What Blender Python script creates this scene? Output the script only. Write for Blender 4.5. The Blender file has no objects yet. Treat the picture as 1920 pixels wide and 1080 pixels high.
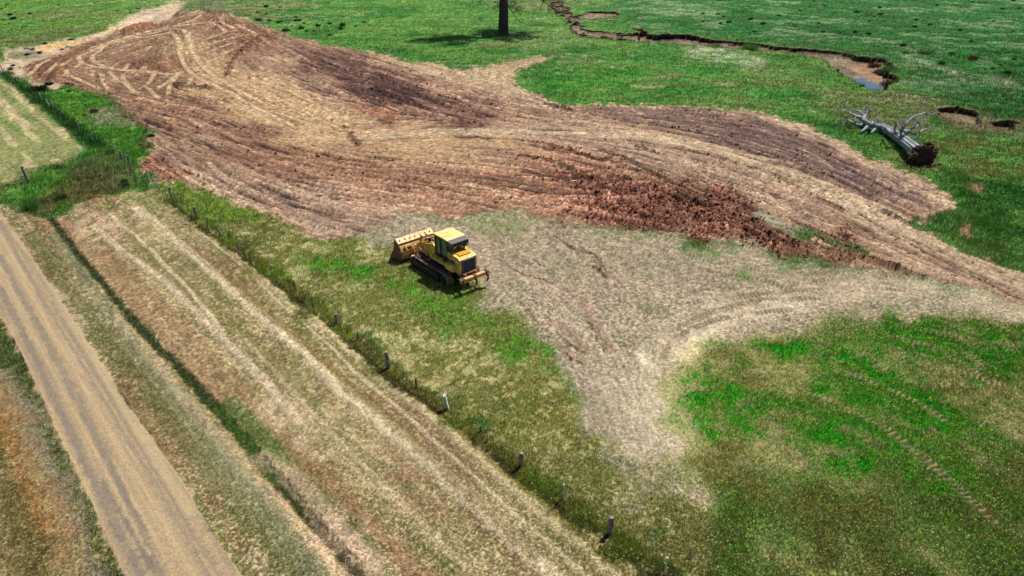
import bpy, bmesh, math, random
import numpy as np
from mathutils import Vector, Matrix

random.seed(7)
rng = np.random.default_rng(11)

# ------------------------------------------------------------------ camera, sky, sun, exposure
H = 27.0                       # drone height in survey units
SC = 20.5 / 27.0               # metres per survey unit
F = 1280.0                     # focal length expressed for a 1920 px wide frame (24 mm lens)
PITCH = math.radians(28.7)
scene = bpy.context.scene
cam_d = bpy.data.cameras.new("camera")
cam_d.lens = 24.0
cam_d.sensor_width = 36.0
cam_d.clip_start = 0.1
cam_d.clip_end = 8000.0
cam = bpy.data.objects.new("camera", cam_d)
cam.location = (0, 0, H * SC)
cam.rotation_euler = (math.pi / 2 - PITCH, 0, 0)
scene.collection.objects.link(cam)
scene.camera = cam

SUN_EL, SUN_DIR = math.radians(61), (0.72, 0.69)     # horizontal direction towards the sun (x right, y away)
world = bpy.data.worlds.new("World")
scene.world = world
world.use_nodes = True
wn = world.node_tree.nodes
sky = wn.new("ShaderNodeTexSky")
sky.sky_type = 'NISHITA'
sky.sun_disc = False
sky.sun_elevation = SUN_EL
sky.sun_rotation = math.atan2(SUN_DIR[0], SUN_DIR[1])
bg = wn["Background"]
bg.inputs["Strength"].default_value = 0.06
world.node_tree.links.new(sky.outputs[0], bg.inputs[0])
sun_d = bpy.data.lights.new("sun", 'SUN')
sun_d.energy = 5.0
sun_d.angle = math.radians(0.5)
sun_d.color = (1.0, 0.965, 0.915)
sun = bpy.data.objects.new("sun", sun_d)
sv = Vector((SUN_DIR[0] * math.cos(SUN_EL), SUN_DIR[1] * math.cos(SUN_EL), math.sin(SUN_EL)))
sun.rotation_euler = sv.to_track_quat('Z', 'Y').to_euler()
sun.location = (0, 0, 60)
scene.collection.objects.link(sun)
scene.view_settings.view_transform = 'Standard'
scene.view_settings.look = 'None'
scene.view_settings.gamma = 1.0
scene.view_settings.exposure = 0.42

# ------------------------------------------------------------------ helpers
CP, SP = math.cos(PITCH), math.sin(PITCH)


def gxy(u, v, z=0.0):
    """place on the level ground seen at photo position u, v"""
    dx, dy = (u - 960) / F, (v - 540) / F
    Z = (H - z) / (SP + dy * CP)
    return dx * Z, Z * (CP - dy * SP)


def pxm(v):
    """photo pixels per metre across at row v"""
    return CP * (v + 160.8) / H


def lin(c):
    c = np.asarray(c, dtype=np.float64) / 255.0
    return np.where(c <= 0.04045, c / 12.92, ((c + 0.055) / 1.055) ** 2.4)


def linc(r, g, b, a=1.0):
    q = lin((r, g, b))
    return (float(q[0]), float(q[1]), float(q[2]), a)


C = scene.collection


def props(o, label=None, cat=None, group=None, kind=None):
    if label: o["label"] = label
    if cat: o["category"] = cat
    if group: o["group"] = group
    if kind: o["kind"] = kind
    return o


def fast_mesh(name, co, faces_flat, nper, attrs=None, mat=None, smooth=False):
    """mesh from numpy arrays; attrs: dict name -> (n,4) point colours"""
    me = bpy.data.meshes.new(name)
    nv = len(co)
    nf = len(faces_flat) // nper
    me.vertices.add(nv)
    me.vertices.foreach_set("co", np.ascontiguousarray(co, dtype=np.float32).ravel())
    me.loops.add(len(faces_flat))
    me.loops.foreach_set("vertex_index", np.ascontiguousarray(faces_flat, dtype=np.int32))
    me.polygons.add(nf)
    me.polygons.foreach_set("loop_start", np.arange(0, nf * nper, nper, dtype=np.int32))
    try:
        me.polygons.foreach_set("loop_total", np.full(nf, nper, dtype=np.int32))
    except Exception:
        pass
    me.polygons.foreach_set("use_smooth", np.full(nf, smooth, dtype=bool))
    me.update(calc_edges=True)
    for k, a in (attrs or {}).items():
        at = me.color_attributes.new(k, 'FLOAT_COLOR', 'POINT')
        at.data.foreach_set("color", np.ascontiguousarray(a, dtype=np.float32).ravel())
    if mat: me.materials.append(mat)
    return me


# ------------------------------------------------------------------ noise
def _hash(ix, iy, seed):
    n = (ix.astype(np.int64) * 374761393 + iy.astype(np.int64) * 668265263 + seed * 1442695041) & 0xFFFFFFFF
    n = ((n ^ (n >> 13)) * 1274126177) & 0xFFFFFFFF
    n = (n ^ (n >> 16)) & 0xFFFFFF
    return n.astype(np.float32) / 16777215.0


def vnoise(x, y, seed=0):
    xf, yf = np.floor(x), np.floor(y)
    fx, fy = (x - xf).astype(np.float32), (y - yf).astype(np.float32)
    fx = fx * fx * (3 - 2 * fx); fy = fy * fy * (3 - 2 * fy)
    ix, iy = xf.astype(np.int64), yf.astype(np.int64)
    a = _hash(ix, iy, seed); b = _hash(ix + 1, iy, seed)
    c = _hash(ix, iy + 1, seed); d = _hash(ix + 1, iy + 1, seed)
    return (a + (b - a) * fx) * (1 - fy) + (c + (d - c) * fx) * fy


def fbm(x, y, cell, octv=4, seed=0, gain=0.55):
    s = 0; amp = 1.0; tot = 0
    for i in range(octv):
        s = s + amp * (vnoise(x / cell + 17.3 * i, y / cell - 9.1 * i, seed + i * 31) - 0.5)
        tot += amp * 0.29 * (1 if i == 0 else 0.8)
        amp *= gain; cell *= 0.5
    return (s / tot * 2.0).astype(np.float32)      # about unit spread


def sst(x, a, b):
    t = np.clip((x - a) / (b - a), 0, 1)
    return t * t * (3 - 2 * t)


def blur(m, r):
    """box blur r cells, twice"""
    r = int(r)
    if r < 1: return m
    for _ in range(2):
        for ax in (0, 1):
            p = np.concatenate([np.repeat(np.take(m, [0], ax), r + 1, ax), m, np.repeat(np.take(m, [-1], ax), r, ax)], ax)
            c = np.cumsum(p, axis=ax, dtype=np.float64)
            n = m.shape[ax]
            hi = np.take(c, np.arange(2 * r + 1, 2 * r + 1 + n), ax); lo = np.take(c, np.arange(0, n), ax)
            m = ((hi - lo) / (2 * r + 1)).astype(np.float32)
    return m


# ------------------------------------------------------------------ terrain grid (finer near, coarser far and out of sight)
vf = np.concatenate([np.arange(-14, 300, 1.0), np.arange(300, 1112, 1.6)])
vs = np.concatenate([[-150, -140, -125, -105, -85, -65, -50, -38, -28, -20], vf, [1125, 1160, 1230, 1350, 1600, 2000, 2600]])
uf = np.arange(-60, 1982, 1.6)
ul = np.concatenate([[-9000, -5000, -3000, -1800, -1100, -800, -620, -520], np.arange(-450, -61, 3.2)])
ur = np.concatenate([np.arange(1985, 2400, 3.2), [2450, 2550, 2750, 3200, 4000, 5500, 8000, 12000]])
us = np.concatenate([ul, uf, ur])
U0 = len(ul)
UU, VV = np.meshgrid(us, vs)
XX, YY = gxy(UU, VV)
XX = XX.astype(np.float32); YY = YY.astype(np.float32)
NR, NC = XX.shape
PM = pxm(VV).astype(np.float32)

n25 = fbm(XX, YY, 28, 3, 1)
n8 = fbm(XX, YY, 8, 4, 2)
n3 = fbm(XX, YY, 2.6, 4, 3)
n1 = fbm(XX, YY, 0.9, 3, 4)


def grain(mult, seed, octv=1):
    # world-fixed grain whose size follows how fine the grid is there
    cells = np.array([0.085, 0.13, 0.19, 0.28, 0.42]) 
    want = np.log(np.clip(2.0 * 1.6 / PM, cells[0], cells[-1])) - math.log(cells[0])
    t = np.clip(want / (math.log(cells[-1] / cells[0]) / 4), 0, 3.999)
    out = np.zeros_like(XX)
    for k in range(5):
        w = np.clip(1 - np.abs(t - k), 0, 1)
        if w.max() <= 0: continue
        rows = np.where(w.max(1) > 0)[0]
        sl = slice(rows[0], rows[-1] + 1)
        out[sl] += w[sl] * fbm(XX[sl], YY[sl], cells[k] * mult, octv, seed + k * 7)
    return (out * 1.15).astype(np.float32)


nf_ = grain(2.1, 5, 2)
nff = grain(1.0, 6)
jx = fbm(XX, YY, 1.6, 3, 7); jy = fbm(XX, YY, 1.6, 3, 8)
jbx = fbm(XX, YY, 6, 3, 9); jby = fbm(XX, YY, 6, 3, 10)


def smooth_line(pts, n=6):
    p = [np.array(q, float) for q in pts]
    if len(p) < 3: return p
    p = [2 * p[0] - p[1]] + p + [2 * p[-1] - p[-2]]
    out = []
    for i in range(1, len(p) - 2):
        for k in range(n):
            t = k / n
            a, b, c, d = p[i - 1], p[i], p[i + 1], p[i + 2]
            out.append(0.5 * ((2 * b) + (-a + c) * t + (2 * a - 5 * b + 4 * c - d) * t * t + (-a + 3 * b - 3 * c + d) * t ** 3))
    out.append(p[-2])
    return out


def poly(pts, soft=4, jit=1.0, smooth=True):
    """soft mask of a region given by photo-traced corners on the ground"""
    if smooth and len(pts) > 3:
        q = smooth_line(list(pts) + [pts[0]], 5)
    else:
        q = [np.array(a, float) for a in pts]
    q = np.array(q)
    u0, u1 = q[:, 0].min() - 60, q[:, 0].max() + 60
    v0, v1 = q[:, 1].min() - 45, q[:, 1].max() + 45
    i0, i1 = max(0, np.searchsorted(vs, v0) - 1), min(NR, np.searchsorted(vs, v1) + 1)
    j0, j1 = max(0, np.searchsorted(us, u0) - 1), min(NC, np.searchsorted(us, u1) + 1)
    sl = (slice(i0, i1), slice(j0, j1))
    pm = PM[sl]; fore = np.clip((VV[sl] + 161) / 1000, 0.12, 1)
    a = UU[sl] + jit * (jx[sl] * 0.35 + jbx[sl] * 0.5) * pm
    b = VV[sl] + jit * (jy[sl] * 0.35 + jby[sl] * 0.5) * pm * fore
    ins = np.zeros(a.shape, bool)
    for k in range(len(q)):
        x1, y1 = q[k]; x2, y2 = q[(k + 1) % len(q)]
        if y1 == y2: continue
        ins ^= ((y1 > b) != (y2 > b)) & (a < (x2 - x1) * (b - y1) / (y2 - y1) + x1)
    m = np.zeros((NR, NC), np.float32)
    m[sl] = blur(ins.astype(np.float32), soft / 1.6)
    return m


def stroke(pts, w, sm=True, raw=False):
    """distance (m) to a traced line and length along it, for the cells within w metres"""
    q = smooth_line(pts) if sm else [np.array(a, float) for a in pts]
    q = np.array(q)
    qx, qy = gxy(q[:, 0], q[:, 1])
    D = np.full((NR, NC), 1e3, np.float32); A = np.zeros((NR, NC), np.float32); Sg = np.zeros((NR, NC), np.float32)
    acc = 0.0
    for k in range(len(q) - 1):
        ex, ey = qx[k + 1] - qx[k], qy[k + 1] - qy[k]
        L = math.hypot(ex, ey) + 1e-9
        vmid = min(q[k, 1], q[k + 1, 1]); vmx = max(q[k, 1], q[k + 1, 1])
        mu = w * pxm(vmx) * 1.3 + 4; mv = mu * min(1, (vmx + 220) / 1000) + 3
        i0, i1 = np.searchsorted(vs, vmid - mv), np.searchsorted(vs, vmx + mv)
        j0, j1 = np.searchsorted(us, min(q[k, 0], q[k + 1, 0]) - mu), np.searchsorted(us, max(q[k, 0], q[k + 1, 0]) + mu)
        if i1 > i0 and j1 > j0:
            sl = (slice(i0, i1), slice(j0, j1))
            px, py = XX[sl] - qx[k], YY[sl] - qy[k]
            t = np.clip((px * ex + py * ey) / (L * L), 0, 1)
            d = np.hypot(px - t * ex, py - t * ey)
            better = d < D[sl]
            D[sl] = np.where(better, d, D[sl]); A[sl] = np.where(better, acc + t * L, A[sl])
            Sg[sl] = np.where(better, (ex * py - ey * px) / L, Sg[sl])
        acc += L
    return D, A, Sg, acc


col = np.zeros((NR, NC, 3), np.float32)
hgt = np.zeros((NR, NC), np.float32)
gden = np.zeros((NR, NC), np.float32)      # density of tufts
ghi = np.zeros((NR, NC), np.float32)       # tuft height
soil = np.zeros((NR, NC), np.float32)      # how bare and churned
clod = np.zeros((NR, NC), np.float32)
yel = np.zeros((NR, NC), np.float32)       # yellow flowers


def paint(m, c=None, gd=None, gh=None, so=None):
    global col
    m = np.clip(m, 0, 1).astype(np.float32)
    if c is not None:
        cc = lin(c).astype(np.float32)
        col += (cc - col) * m[..., None]
    for arr, val in ((gden, gd), (ghi, gh), (soil, so)):
        if val is not None:
            arr += (val - arr) * m


# ------------------------------------------------------------------ flow of the tyre and blade marks over the soil
guides = [
    [(52, 144), (73, 122), (95, 110), (150, 98), (217, 80), (320, 55)],
    [(85, 140), (140, 105), (217, 75), (320, 45), (377, 27)],
    [(320, 58), (338, 83), (350, 127), (420, 168), (500, 210), (640, 262)],
    [(110, 140), (192, 167), (280, 190), (400, 215), (500, 255), (640, 290)],
    [(230, 205), (330, 240), (450, 290), (600, 330), (800, 360), (1000, 400)],
    [(300, 265), (400, 320), (560, 385), (740, 425)],
    [(640, 262), (850, 248), (1000, 246), (1200, 255), (1350, 285), (1500, 330), (1620, 390), (1720, 440), (1920, 530)],
    [(420, 35), (480, 60), (520, 90), (640, 135), (760, 170), (900, 215), (1000, 235)],
    [(640, 85), (760, 120), (860, 155), (960, 190), (1100, 212), (1280, 245)],
    [(1030, 108), (960, 120), (935, 145), (960, 175), (1030, 198)],
    [(640, 300), (800, 315), (960, 335), (1100, 350), (1200, 345)],
    [(980, 265), (1100, 290), (1200, 312), (1300, 360), (1400, 400), (1540, 460), (1700, 515), (1900, 590)],
    [(960, 380), (1100, 415), (1300, 445), (1500, 490), (1700, 540)],
    [(1100, 206), (1300, 215), (1450, 240), (1560, 285), (1680, 345), (1760, 380)],
    [(1280, 277), (1360, 300), (1440, 327), (1507, 357), (1580, 393), (1747, 477), (1913, 560)],
    [(1000, 440), (1080, 500), (1150, 600), (1220, 720), (1260, 860)],
    [(1250, 740), (1240, 660), (1300, 610), (1400, 570), (1550, 545), (1700, 550), (1900, 600)],
    [(1300, 640), (1500, 660), (1650, 690), (1780, 740), (1920, 800)],
    [(1330, 760), (1500, 800), (1680, 870), (1850, 1000)],
    [(1200, 900), (1350, 960), (1500, 1050)],
    [(880, 470), (1000, 520), (1120, 640), (1180, 760)],
    [(365, 400), (632, 600), (975, 865), (1250, 1080)],
    [(60, 300), (0, 260), (-60, 200)],
    [(300, 560), (480, 840), (660, 1070)],
    [(430, 470), (640, 640), (900, 900)],
    [(0, 397), (213, 720), (447, 1073)],
    [(20, 150), (150, 250)], [(1400, 60), (1900, 60)], [(1300, 140), (1800, 260)], [(200, 20), (0, 60)], [(700, 60), (900, 90)],
]
gx, gy, gc, gs = [], [], [], []
for g in guides:
    q = np.array(smooth_line(g, 5))
    a, b = gxy(q[:, 0], q[:, 1])
    for k in range(len(a) - 1):
        th = math.atan2(b[k + 1] - b[k], a[k + 1] - a[k])
        gx.append((q[k, 0] + q[k + 1, 0]) / 2); gy.append((q[k, 1] + q[k + 1, 1]) / 2)
        gc.append(math.cos(2 * th)); gs.append(math.sin(2 * th))
gx, gy, gc, gs = map(np.array, (gx, gy, gc, gs))
cu = np.arange(-460, 2420, 26.0); cv = np.arange(-20, 1130, 13.0)
CU, CV = np.meshgrid(cu, cv)
d2 = (CU[..., None] - gx) ** 2 + ((CV[..., None] - gy) * 2.0) ** 2 + 60
wgt = d2 ** -2.0
fc = (wgt * gc).sum(-1) / wgt.sum(-1); fs = (wgt * gs).sum(-1) / wgt.sum(-1)
uc = np.clip((UU - cu[0]) / 26.0, 0, len(cu) - 1.001); vc = np.clip((VV - cv[0]) / 13.0, 0, len(cv) - 1.001)


def bil(a, y, x):
    iy, ix = y.astype(np.int32), x.astype(np.int32)
    fy, fx = (y - iy), (x - ix)
    return (a[iy, ix] * (1 - fx) + a[iy, ix + 1] * fx) * (1 - fy) + (a[iy + 1, ix] * (1 - fx) + a[iy + 1, ix + 1] * fx) * fy


fc2, fs2 = bil(fc, vc, uc), bil(fs, vc, uc)
TH = 0.5 * np.arctan2(fs2, fc2)
TX = np.cos(TH).astype(np.float32); TY = np.sin(TH).astype(np.float32)
TX2 = TX; TY2 = TY
vidx = np.arange(NR, dtype=np.float64); uidx = np.arange(NC, dtype=np.float64)


def lic(cell, step, n, seed):
    """noise smeared along the flow: streaks that follow the marks"""
    acc = vnoise(XX / cell, YY / cell, seed) - 0.5
    for sgn in (1, -1):
        px, py = XX.astype(np.float32).copy(), YY.copy()
        tx, ty = TX * sgn, TY * sgn
        for k in range(n):
            px = px + tx * step; py = py + ty * step
            acc = acc + (vnoise(px / cell, py / cell, seed) - 0.5)
            if k < n - 1:
                # direction at the new place
                den = (py * CP + (H) * SP)
                den = np.maximum(den, 1.0)
                u = 960 + F * px / den
                v = 540 + F * (H * CP - py * SP) / den
                jj = np.clip((u - uf[0]) / 1.6 + U0, 0, NC - 1).astype(np.int32)
                ii = np.clip(np.where(v < 300, (v + 14) + 10, 10 + 314 + (v - 300) / 1.6), 0, NR - 1).astype(np.int32)
                ntx, nty = TX[ii, jj], TY[ii, jj]
                s = np.sign(ntx * tx + nty * ty); s[s == 0] = 1
                tx, ty = ntx * s, nty * s
    acc /= acc[:, 20:-20].std() + 1e-6
    return acc.astype(np.float32)


L1 = lic(0.20, 0.22, 7, 101)
L2 = lic(0.55, 0.6, 7, 202)
L3 = lic(1.6, 1.8, 6, 303)
Ls = (L1 * 0.5 + L2 * 0.6 + L3 * 0.45)

# ------------------------------------------------------------------ the pasture
wx = np.abs(n8) ; 
col[:] = lin((78, 124, 54)).astype(np.float32)
paint(sst(n8 + 0.5 * n25, -0.2, 1.4), (50, 104, 40))
paint(sst(-n8 + 0.6 * n3, 0.4, 1.8) * 0.8, (104, 132, 64))
paint(sst(n3 + 0.8 * n25 - 0.3 * n8, 0.9, 2.1) * 0.8, (150, 166, 112))
paint(sst(n25 - 0.4 * n8, 0.6, 1.4) * 0.5, (110, 108, 60))
gden[:] = 0.95; ghi[:] = 0.28
ghi += 0.06 * n3
hgt += 0.05 * n3 + 0.10 * n8 + 0.03 * n1
# lush flat beyond the creek, darkened partly to paint in the lens vignette
far_r = poly([(1180, -60), (1150, 20), (1210, 60), (1480, 88), (1640, 112), (1690, 140), (1780, 200), (1980, 235), (2100, 120), (2100, -80)], 14, 2)
paint(far_r * 0.88, (28, 92, 34))
paint(far_r * sst(n8 + n3 * 0.7, 0.5, 1.8) * 0.75, (112, 140, 96))
paint(far_r * sst(-n8 + n3 * 0.4, 0.9, 1.8) * 0.5, (12, 60, 20))
for pts, c, a in [
    ([(1300, 82), (1370, 92), (1420, 118), (1410, 130), (1340, 118), (1280, 98)], (190, 198, 158), 0.7),
    ([(1400, 125), (1500, 140), (1560, 165), (1540, 185), (1450, 165), (1390, 145)], (140, 150, 84), 0.5),
    ([(1690, 95), (1760, 112), (1830, 135), (1920, 150), (1920, 160), (1820, 145), (1740, 130), (1700, 115)], (160, 178, 138), 0.6),
    ([(1690, 150), (1760, 145), (1800, 170), (1740, 182), (1690, 170)], (128, 150, 118), 0.6),
    ([(1180, 10), (1300, 8), (1360, 22), (1300, 32), (1200, 22)], (130, 158, 108), 0.6),
    ([(1000, 55), (1060, 60), (1100, 80), (1040, 95), (960, 88), (960, 70)], (136, 150, 96), 0.6),
    ([(1060, 150), (1150, 145), (1180, 165), (1120, 185), (1060, 175)], (126, 146, 68), 0.6),
    ([(1330, 190), (1400, 190), (1450, 205), (1400, 212), (1340, 200)], (140, 160, 96), 0.5),
    ([(100, 30), (200, 22), (260, 40), (200, 55), (100, 50)], (124, 146, 78), 0.5),
    ([(0, 52), (200, 50), (210, 65), (60, 85), (0, 75)], (112, 102, 66), 0.55),
    ([(1560, 235), (1640, 250), (1700, 275), (1760, 300), (1720, 312), (1640, 290)], (70, 120, 42), 0.5),
    ([(1740, 250), (1850, 270), (1920, 300), (1920, 345), (1840, 330), (1770, 290)], (122, 128, 56), 0.7),
    ([(1740, 200), (1840, 215), (1900, 235), (1850, 250), (1770, 235)], (120, 112, 80), 0.6),
    ([(1790, 330), (1920, 350), (1920, 500), (1850, 470), (1800, 420)], (46, 100, 28), 0.6),
]:
    paint(poly(pts, 7, 2.0) * a * np.clip(0.7 + 0.5 * n3, 0, 1.2), c)
far_lush = poly([(1000, 165), (1040, 130), (1200, 110), (1350, 135), (1500, 180), (1560, 230), (1480, 215), (1300, 192), (1080, 188)], 14, 2)
paint(far_lush * 0.55 * sst(n8, -1, 1), (58, 132, 44))
paint(poly([(-60, -20), (300, -20), (240, 30), (180, 60), (60, 80), (-60, 100)], 10, 2) * 0.4 * sst(n8 + n3, -1, 1), (106, 138, 58))
paint(poly([(430, -20), (900, -20), (960, 40), (860, 110), (700, 95), (560, 60)], 10, 2) * 0.35 * sst(n3 - n8, -0.5, 1.5), (96, 136, 56))
yel += 0.25 * sst(n8, 0.4, 1.2)

# ------------------------------------------------------------------ roadside, mown strips and the near paddock
alx, aly = -1.039 / 1.542, 1.14 / 1.542                     # direction of the fence, the road and the mower
AL = XX * alx + YY * aly; AC = XX * aly - YY * alx          # along and across it


def across(u, v):
    a, b = gxy(u, v)
    return a * aly - b * alx


c_fence, c_ditch = across(632, 600), across(350, 700)
c_roadr, c_roadl = across(213, 720), across(100, 790)
wob = 0.25 * fbm(AL, AC * 0.3, 14, 3, 41)
ACw = AC + wob
st1 = fbm(AL / 7, ACw, 0.55, 3, 42); st2 = fbm(AL / 9, ACw, 1.5, 2, 43)
hay = poly([(100, 408), (170, 375), (260, 350), (300, 352), (365, 410), (632, 607), (975, 875), (1260, 1100), (1300, 1160), (0, 1160), (-300, 700), (-200, 450), (0, 390)], 3, 0.3, smooth=False)
hayL = poly([(-220, -5), (-90, 70), (0, 146), (70, 200), (158, 268), (130, 300), (60, 330), (0, 345), (-300, 400), (-500, 200)], 4, 0.6, smooth=False)
paint(hay, (152, 144, 98), 0.75, 0.07)
paint(hay * sst(st1 * 0.9 + st2 * 0.5 + nf_ * 0.15, 0.1, 1.6) * 0.85, (188, 172, 126))
paint(hay * sst(-st1 * 0.8 - st2 * 0.6 + nf_ * 0.15 + n3 * 0.3, 0.2, 1.7) * 0.8, (128, 128, 70))
paint(hay * sst(-st2 + 0.5 * n3 + 0.4 * st1, 0.3, 1.6) * 0.65, (134, 104, 74))
paint(hay * sst(nff + 0.2 * nf_ + 0.3 * st1, 0.5, 2.0) * 0.4, (206, 190, 146))
paint(hay * sst(-nff - 0.2 * nf_ - 0.3 * st1, 0.6, 2.0) * 0.4, (96, 94, 54))
paint(hayL, (150, 158, 98), 0.6, 0.08)
sL = fbm(AL / 8, AC, 1.1, 2, 44)
rowsL = np.sin(AC * 2 * math.pi / 3.3 + 1.2 * n8 * 0.3)
paint(hayL * sst(rowsL + 0.9 * sL, 0.1, 1.0) * 0.85, (206, 196, 144))
paint(hayL * sst(-rowsL + 0.7 * sL, 0.5, 1.4) * 0.6, (96, 128, 60))
paint(hayL * sst(n1 + n3, 0.8, 1.8) * 0.4, (128, 110, 78))

# traced bands along the mown strip: photo line, half width m, colour, opacity, tuft density, tuft height
def band(pts, w, c, a, gd=None, gh=None, so=None, h=0.0, ragged=0.5, soft=0.5):
    D, A, S, Lt = stroke(pts, w * 1.8 + 0.4)
    m = sst(-(D + w * ragged * (0.18 * n1 + 0.3 * nf_ + 0.2 * n3)), -w * (1 + soft), -w * (1 - soft)) * (D < 900)
    paint(m * a, c, gd, gh, so)
    if h:
        global hgt
        hgt += m * h
    return m


bands = [
    ([(250, 385), (330, 450), (430, 540), (540, 640), (640, 730), (850, 905), (1040, 1085), (1100, 1150)], 0.42, (228, 214, 174), 0.95, 0.8, 0.12, 0.08),
    ([(175, 420), (230, 470), (300, 520), (380, 600), (500, 720), (560, 790)], 0.30, (222, 206, 170), 0.7, 0.7, 0.1, 0.05),
    ([(310, 380), (390, 430), (500, 530), (620, 625), (760, 740), (900, 860), (1020, 960), (1150, 1080)], 0.34, (206, 194, 146), 0.7, 0.7, 0.1, 0.04),
    ([(120, 415), (200, 500), (290, 600), (400, 740), (540, 900), (680, 1060)], 0.7, (158, 124, 92), 0.6, 0.4, 0.05, 0),
    ([(180, 450), (290, 560), (420, 700), (560, 850), (720, 1010), (800, 1090)], 0.55, (146, 112, 78), 0.55, 0.4, 0.06, 0),
    ([(290, 415), (420, 520), (560, 640), (720, 780), (880, 925), (1000, 1040)], 0.35, (132, 112, 56), 0.6, 0.6, 0.12, 0),
    ([(330, 395), (450, 480), (600, 600), (760, 730), (930, 870), (1100, 1010), (1200, 1100)], 0.25, (136, 128, 60), 0.55, 0.7, 0.12, 0),
    ([(230, 430), (330, 520), (460, 640), (600, 770)], 0.45, (134, 132, 72), 0.5, 0.7, 0.1, 0),
    ([(92, 405), (130, 455), (170, 505), (245, 595), (350, 705), (400, 760), (480, 845), (560, 945), (670, 1080)], 0.32, (52, 74, 30), 0.95, 0.9, 0.2, -0.16),
    ([(215, 590), (290, 680), (340, 745), (400, 810), (480, 900), (560, 990), (640, 1090)], 0.35, (212, 186, 140), 0.85, 0.1, 0.05, 0.03),
    ([(205, 400), (280, 465), (350, 540), (420, 625)], 0.18, (226, 212, 172), 0.7, 0.6, 0.08, 0.03),
    ([(272, 400), (330, 452), (400, 520)], 0.14, (226, 212, 172), 0.7, 0.6, 0.08, 0.03),
    ([(215, 372), (300, 420), (380, 490), (470, 580), (600, 700), (740, 830)], 0.12, (214, 200, 156), 0.6, 0.6, 0.08, 0.02),
    ([(330, 400), (440, 490), (560, 600), (690, 715), (840, 850), (1000, 990), (1120, 1095)], 0.12, (216, 202, 160), 0.65, 0.6, 0.08, 0.02),
    ([(460, 640), (600, 790), (740, 930), (880, 1070)], 0.16, (210, 194, 154), 0.5, 0.6, 0.08, 0.02),
    ([(40, 400), (120, 510), (230, 650), (330, 770), (450, 930), (540, 1050)], 0.14, (198, 184, 146), 0.6, 0.5, 0.06, 0.01),
    ([(430, 760), (470, 800), (520, 870)], 0.8, (70, 118, 40), 0.7, 0.9, 0.2, 0),
    ([(520, 870), (620, 960), (700, 1040)], 0.5, (80, 110, 50), 0.6, 0.9, 0.15, 0),
    ([(60, 440), (130, 540), (250, 690), (350, 820), (480, 980), (560, 1080)], 0.7, (104, 112, 62), 0.65, 0.8, 0.12, 0),
    ([(100, 440), (190, 560), (290, 690), (390, 810), (510, 960), (600, 1080)], 0.5, (128, 136, 102), 0.6, 0.6, 0.08, 0),
    ([(490, 850), (560, 900), (620, 980), (700, 1060)], 0.5, (216, 192, 158), 0.5, 0.3, 0.05, 0),
]
for b in bands:
    band(*b[:2], b[2], b[3], b[4], b[5], None, b[6])
# patches in the mown strip
for pts, c, a in [
    ([(610, 960), (660, 970), (720, 1040), (740, 1085), (650, 1085), (600, 1010)], (222, 196, 164), 0.5),
    ([(830, 960), (870, 980), (900, 1060), (860, 1080), (800, 1010)], (128, 124, 76), 0.5),
    ([(720, 850), (800, 900), (880, 990), (840, 1010), (740, 920)], (150, 112, 88), 0.6),
    ([(500, 700), (600, 760), (640, 840), (580, 850), (500, 770)], (214, 194, 156), 0.6),
    ([(140, 380), (240, 400), (230, 470), (160, 440)], (214, 188, 156), 0.6),
]:
    paint(poly(pts, 8, 1.0) * a * np.clip(0.7 + 0.5 * n1, 0, 1), c)

# verges and the bank left of the road
dist_r = AC - c_roadr
verge_l = poly([(-300, 350), (-40, 520), (0, 600), (110, 800), (235, 1075), (290, 1160), (-400, 1160)], 3, 0.4, smooth=False)
paint(verge_l, (150, 138, 92), 0.7, 0.10)
for b in [
    ([(-40, 560), (0, 640), (60, 760), (130, 910), (210, 1080)], 0.9, (78, 108, 46), 0.85, 1.0, 0.24, 0.0),
    ([(0, 700), (40, 760), (90, 870), (150, 1000), (180, 1090)], 0.6, (150, 140, 116), 0.8, 0.6, 0.1, 0.0),
    ([(-10, 720), (20, 810), (60, 900), (100, 980), (125, 1060)], 0.75, (164, 132, 86), 0.65, 0.45, 0.08, 0.0),
    ([(0, 790), (40, 900), (80, 990)], 0.35, (176, 112, 58), 0.5, 0.2, 0.05, -0.08),
    ([(-30, 800), (10, 900), (50, 1010), (80, 1090)], 0.6, (122, 116, 62), 0.7, 0.9, 0.2, 0.05),
]:
    band(b[0], b[1], b[2], b[3], b[4], b[5], None, b[6], ragged=1.2)

# road
RT = 0.20 * n3 * 0.3
e_l, e_r = across(110, 828), c_roadr
road_raw = poly([(-500, -420), (0, 398), (110, 560), (213, 720), (333, 893), (447, 1073), (520, 1180), (280, 1180), (232, 1075), (120, 830), (40, 660), (0, 585), (-560, -300)], 1.6, 0.0, smooth=False)
rg = poly([(-470, -420), (12, 398), (122, 560), (225, 720), (345, 893), (459, 1073), (532, 1180), (266, 1180), (218, 1075), (106, 830), (26, 660), (-14, 585), (-580, -300)], 5, 0.5, smooth=False)
road = np.clip(0.45 * rg + 0.75 * road_raw, 0, 1)
road = sst(road + 0.2 * road * (1 - road) * (n1 + nf_), 0.3, 0.7)
rl = fbm(AL / 22, AC, 0.28, 3, 51); rl2 = fbm(AL / 30, AC, 0.9, 2, 52); rl3 = fbm(AL / 40, AC, 0.13, 2, 53)
paint(road, (168, 148, 116), 0.0, 0.02, 0.0)
paint(road * sst(rl + 0.5 * rl3, 0.3, 1.5) * 0.5, (184, 164, 128))
paint(road * sst(-rl2 - 0.4 * rl, 0.2, 1.4) * 0.6, (146, 130, 104))
paint(road * sst(rl3, 0.8, 1.7) * 0.45, (176, 154, 116))


def roadline(pts, w, c, a, h=0.0):
    D, A, S, Lt = stroke(pts, w * 2 + 0.3)
    m = sst(-(D + 0.03 * n1 + 0.03 * nf_), -w * 1.5, -w * 0.5) * road * a
    paint(m, c)
    global hgt
    hgt += m * h


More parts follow.
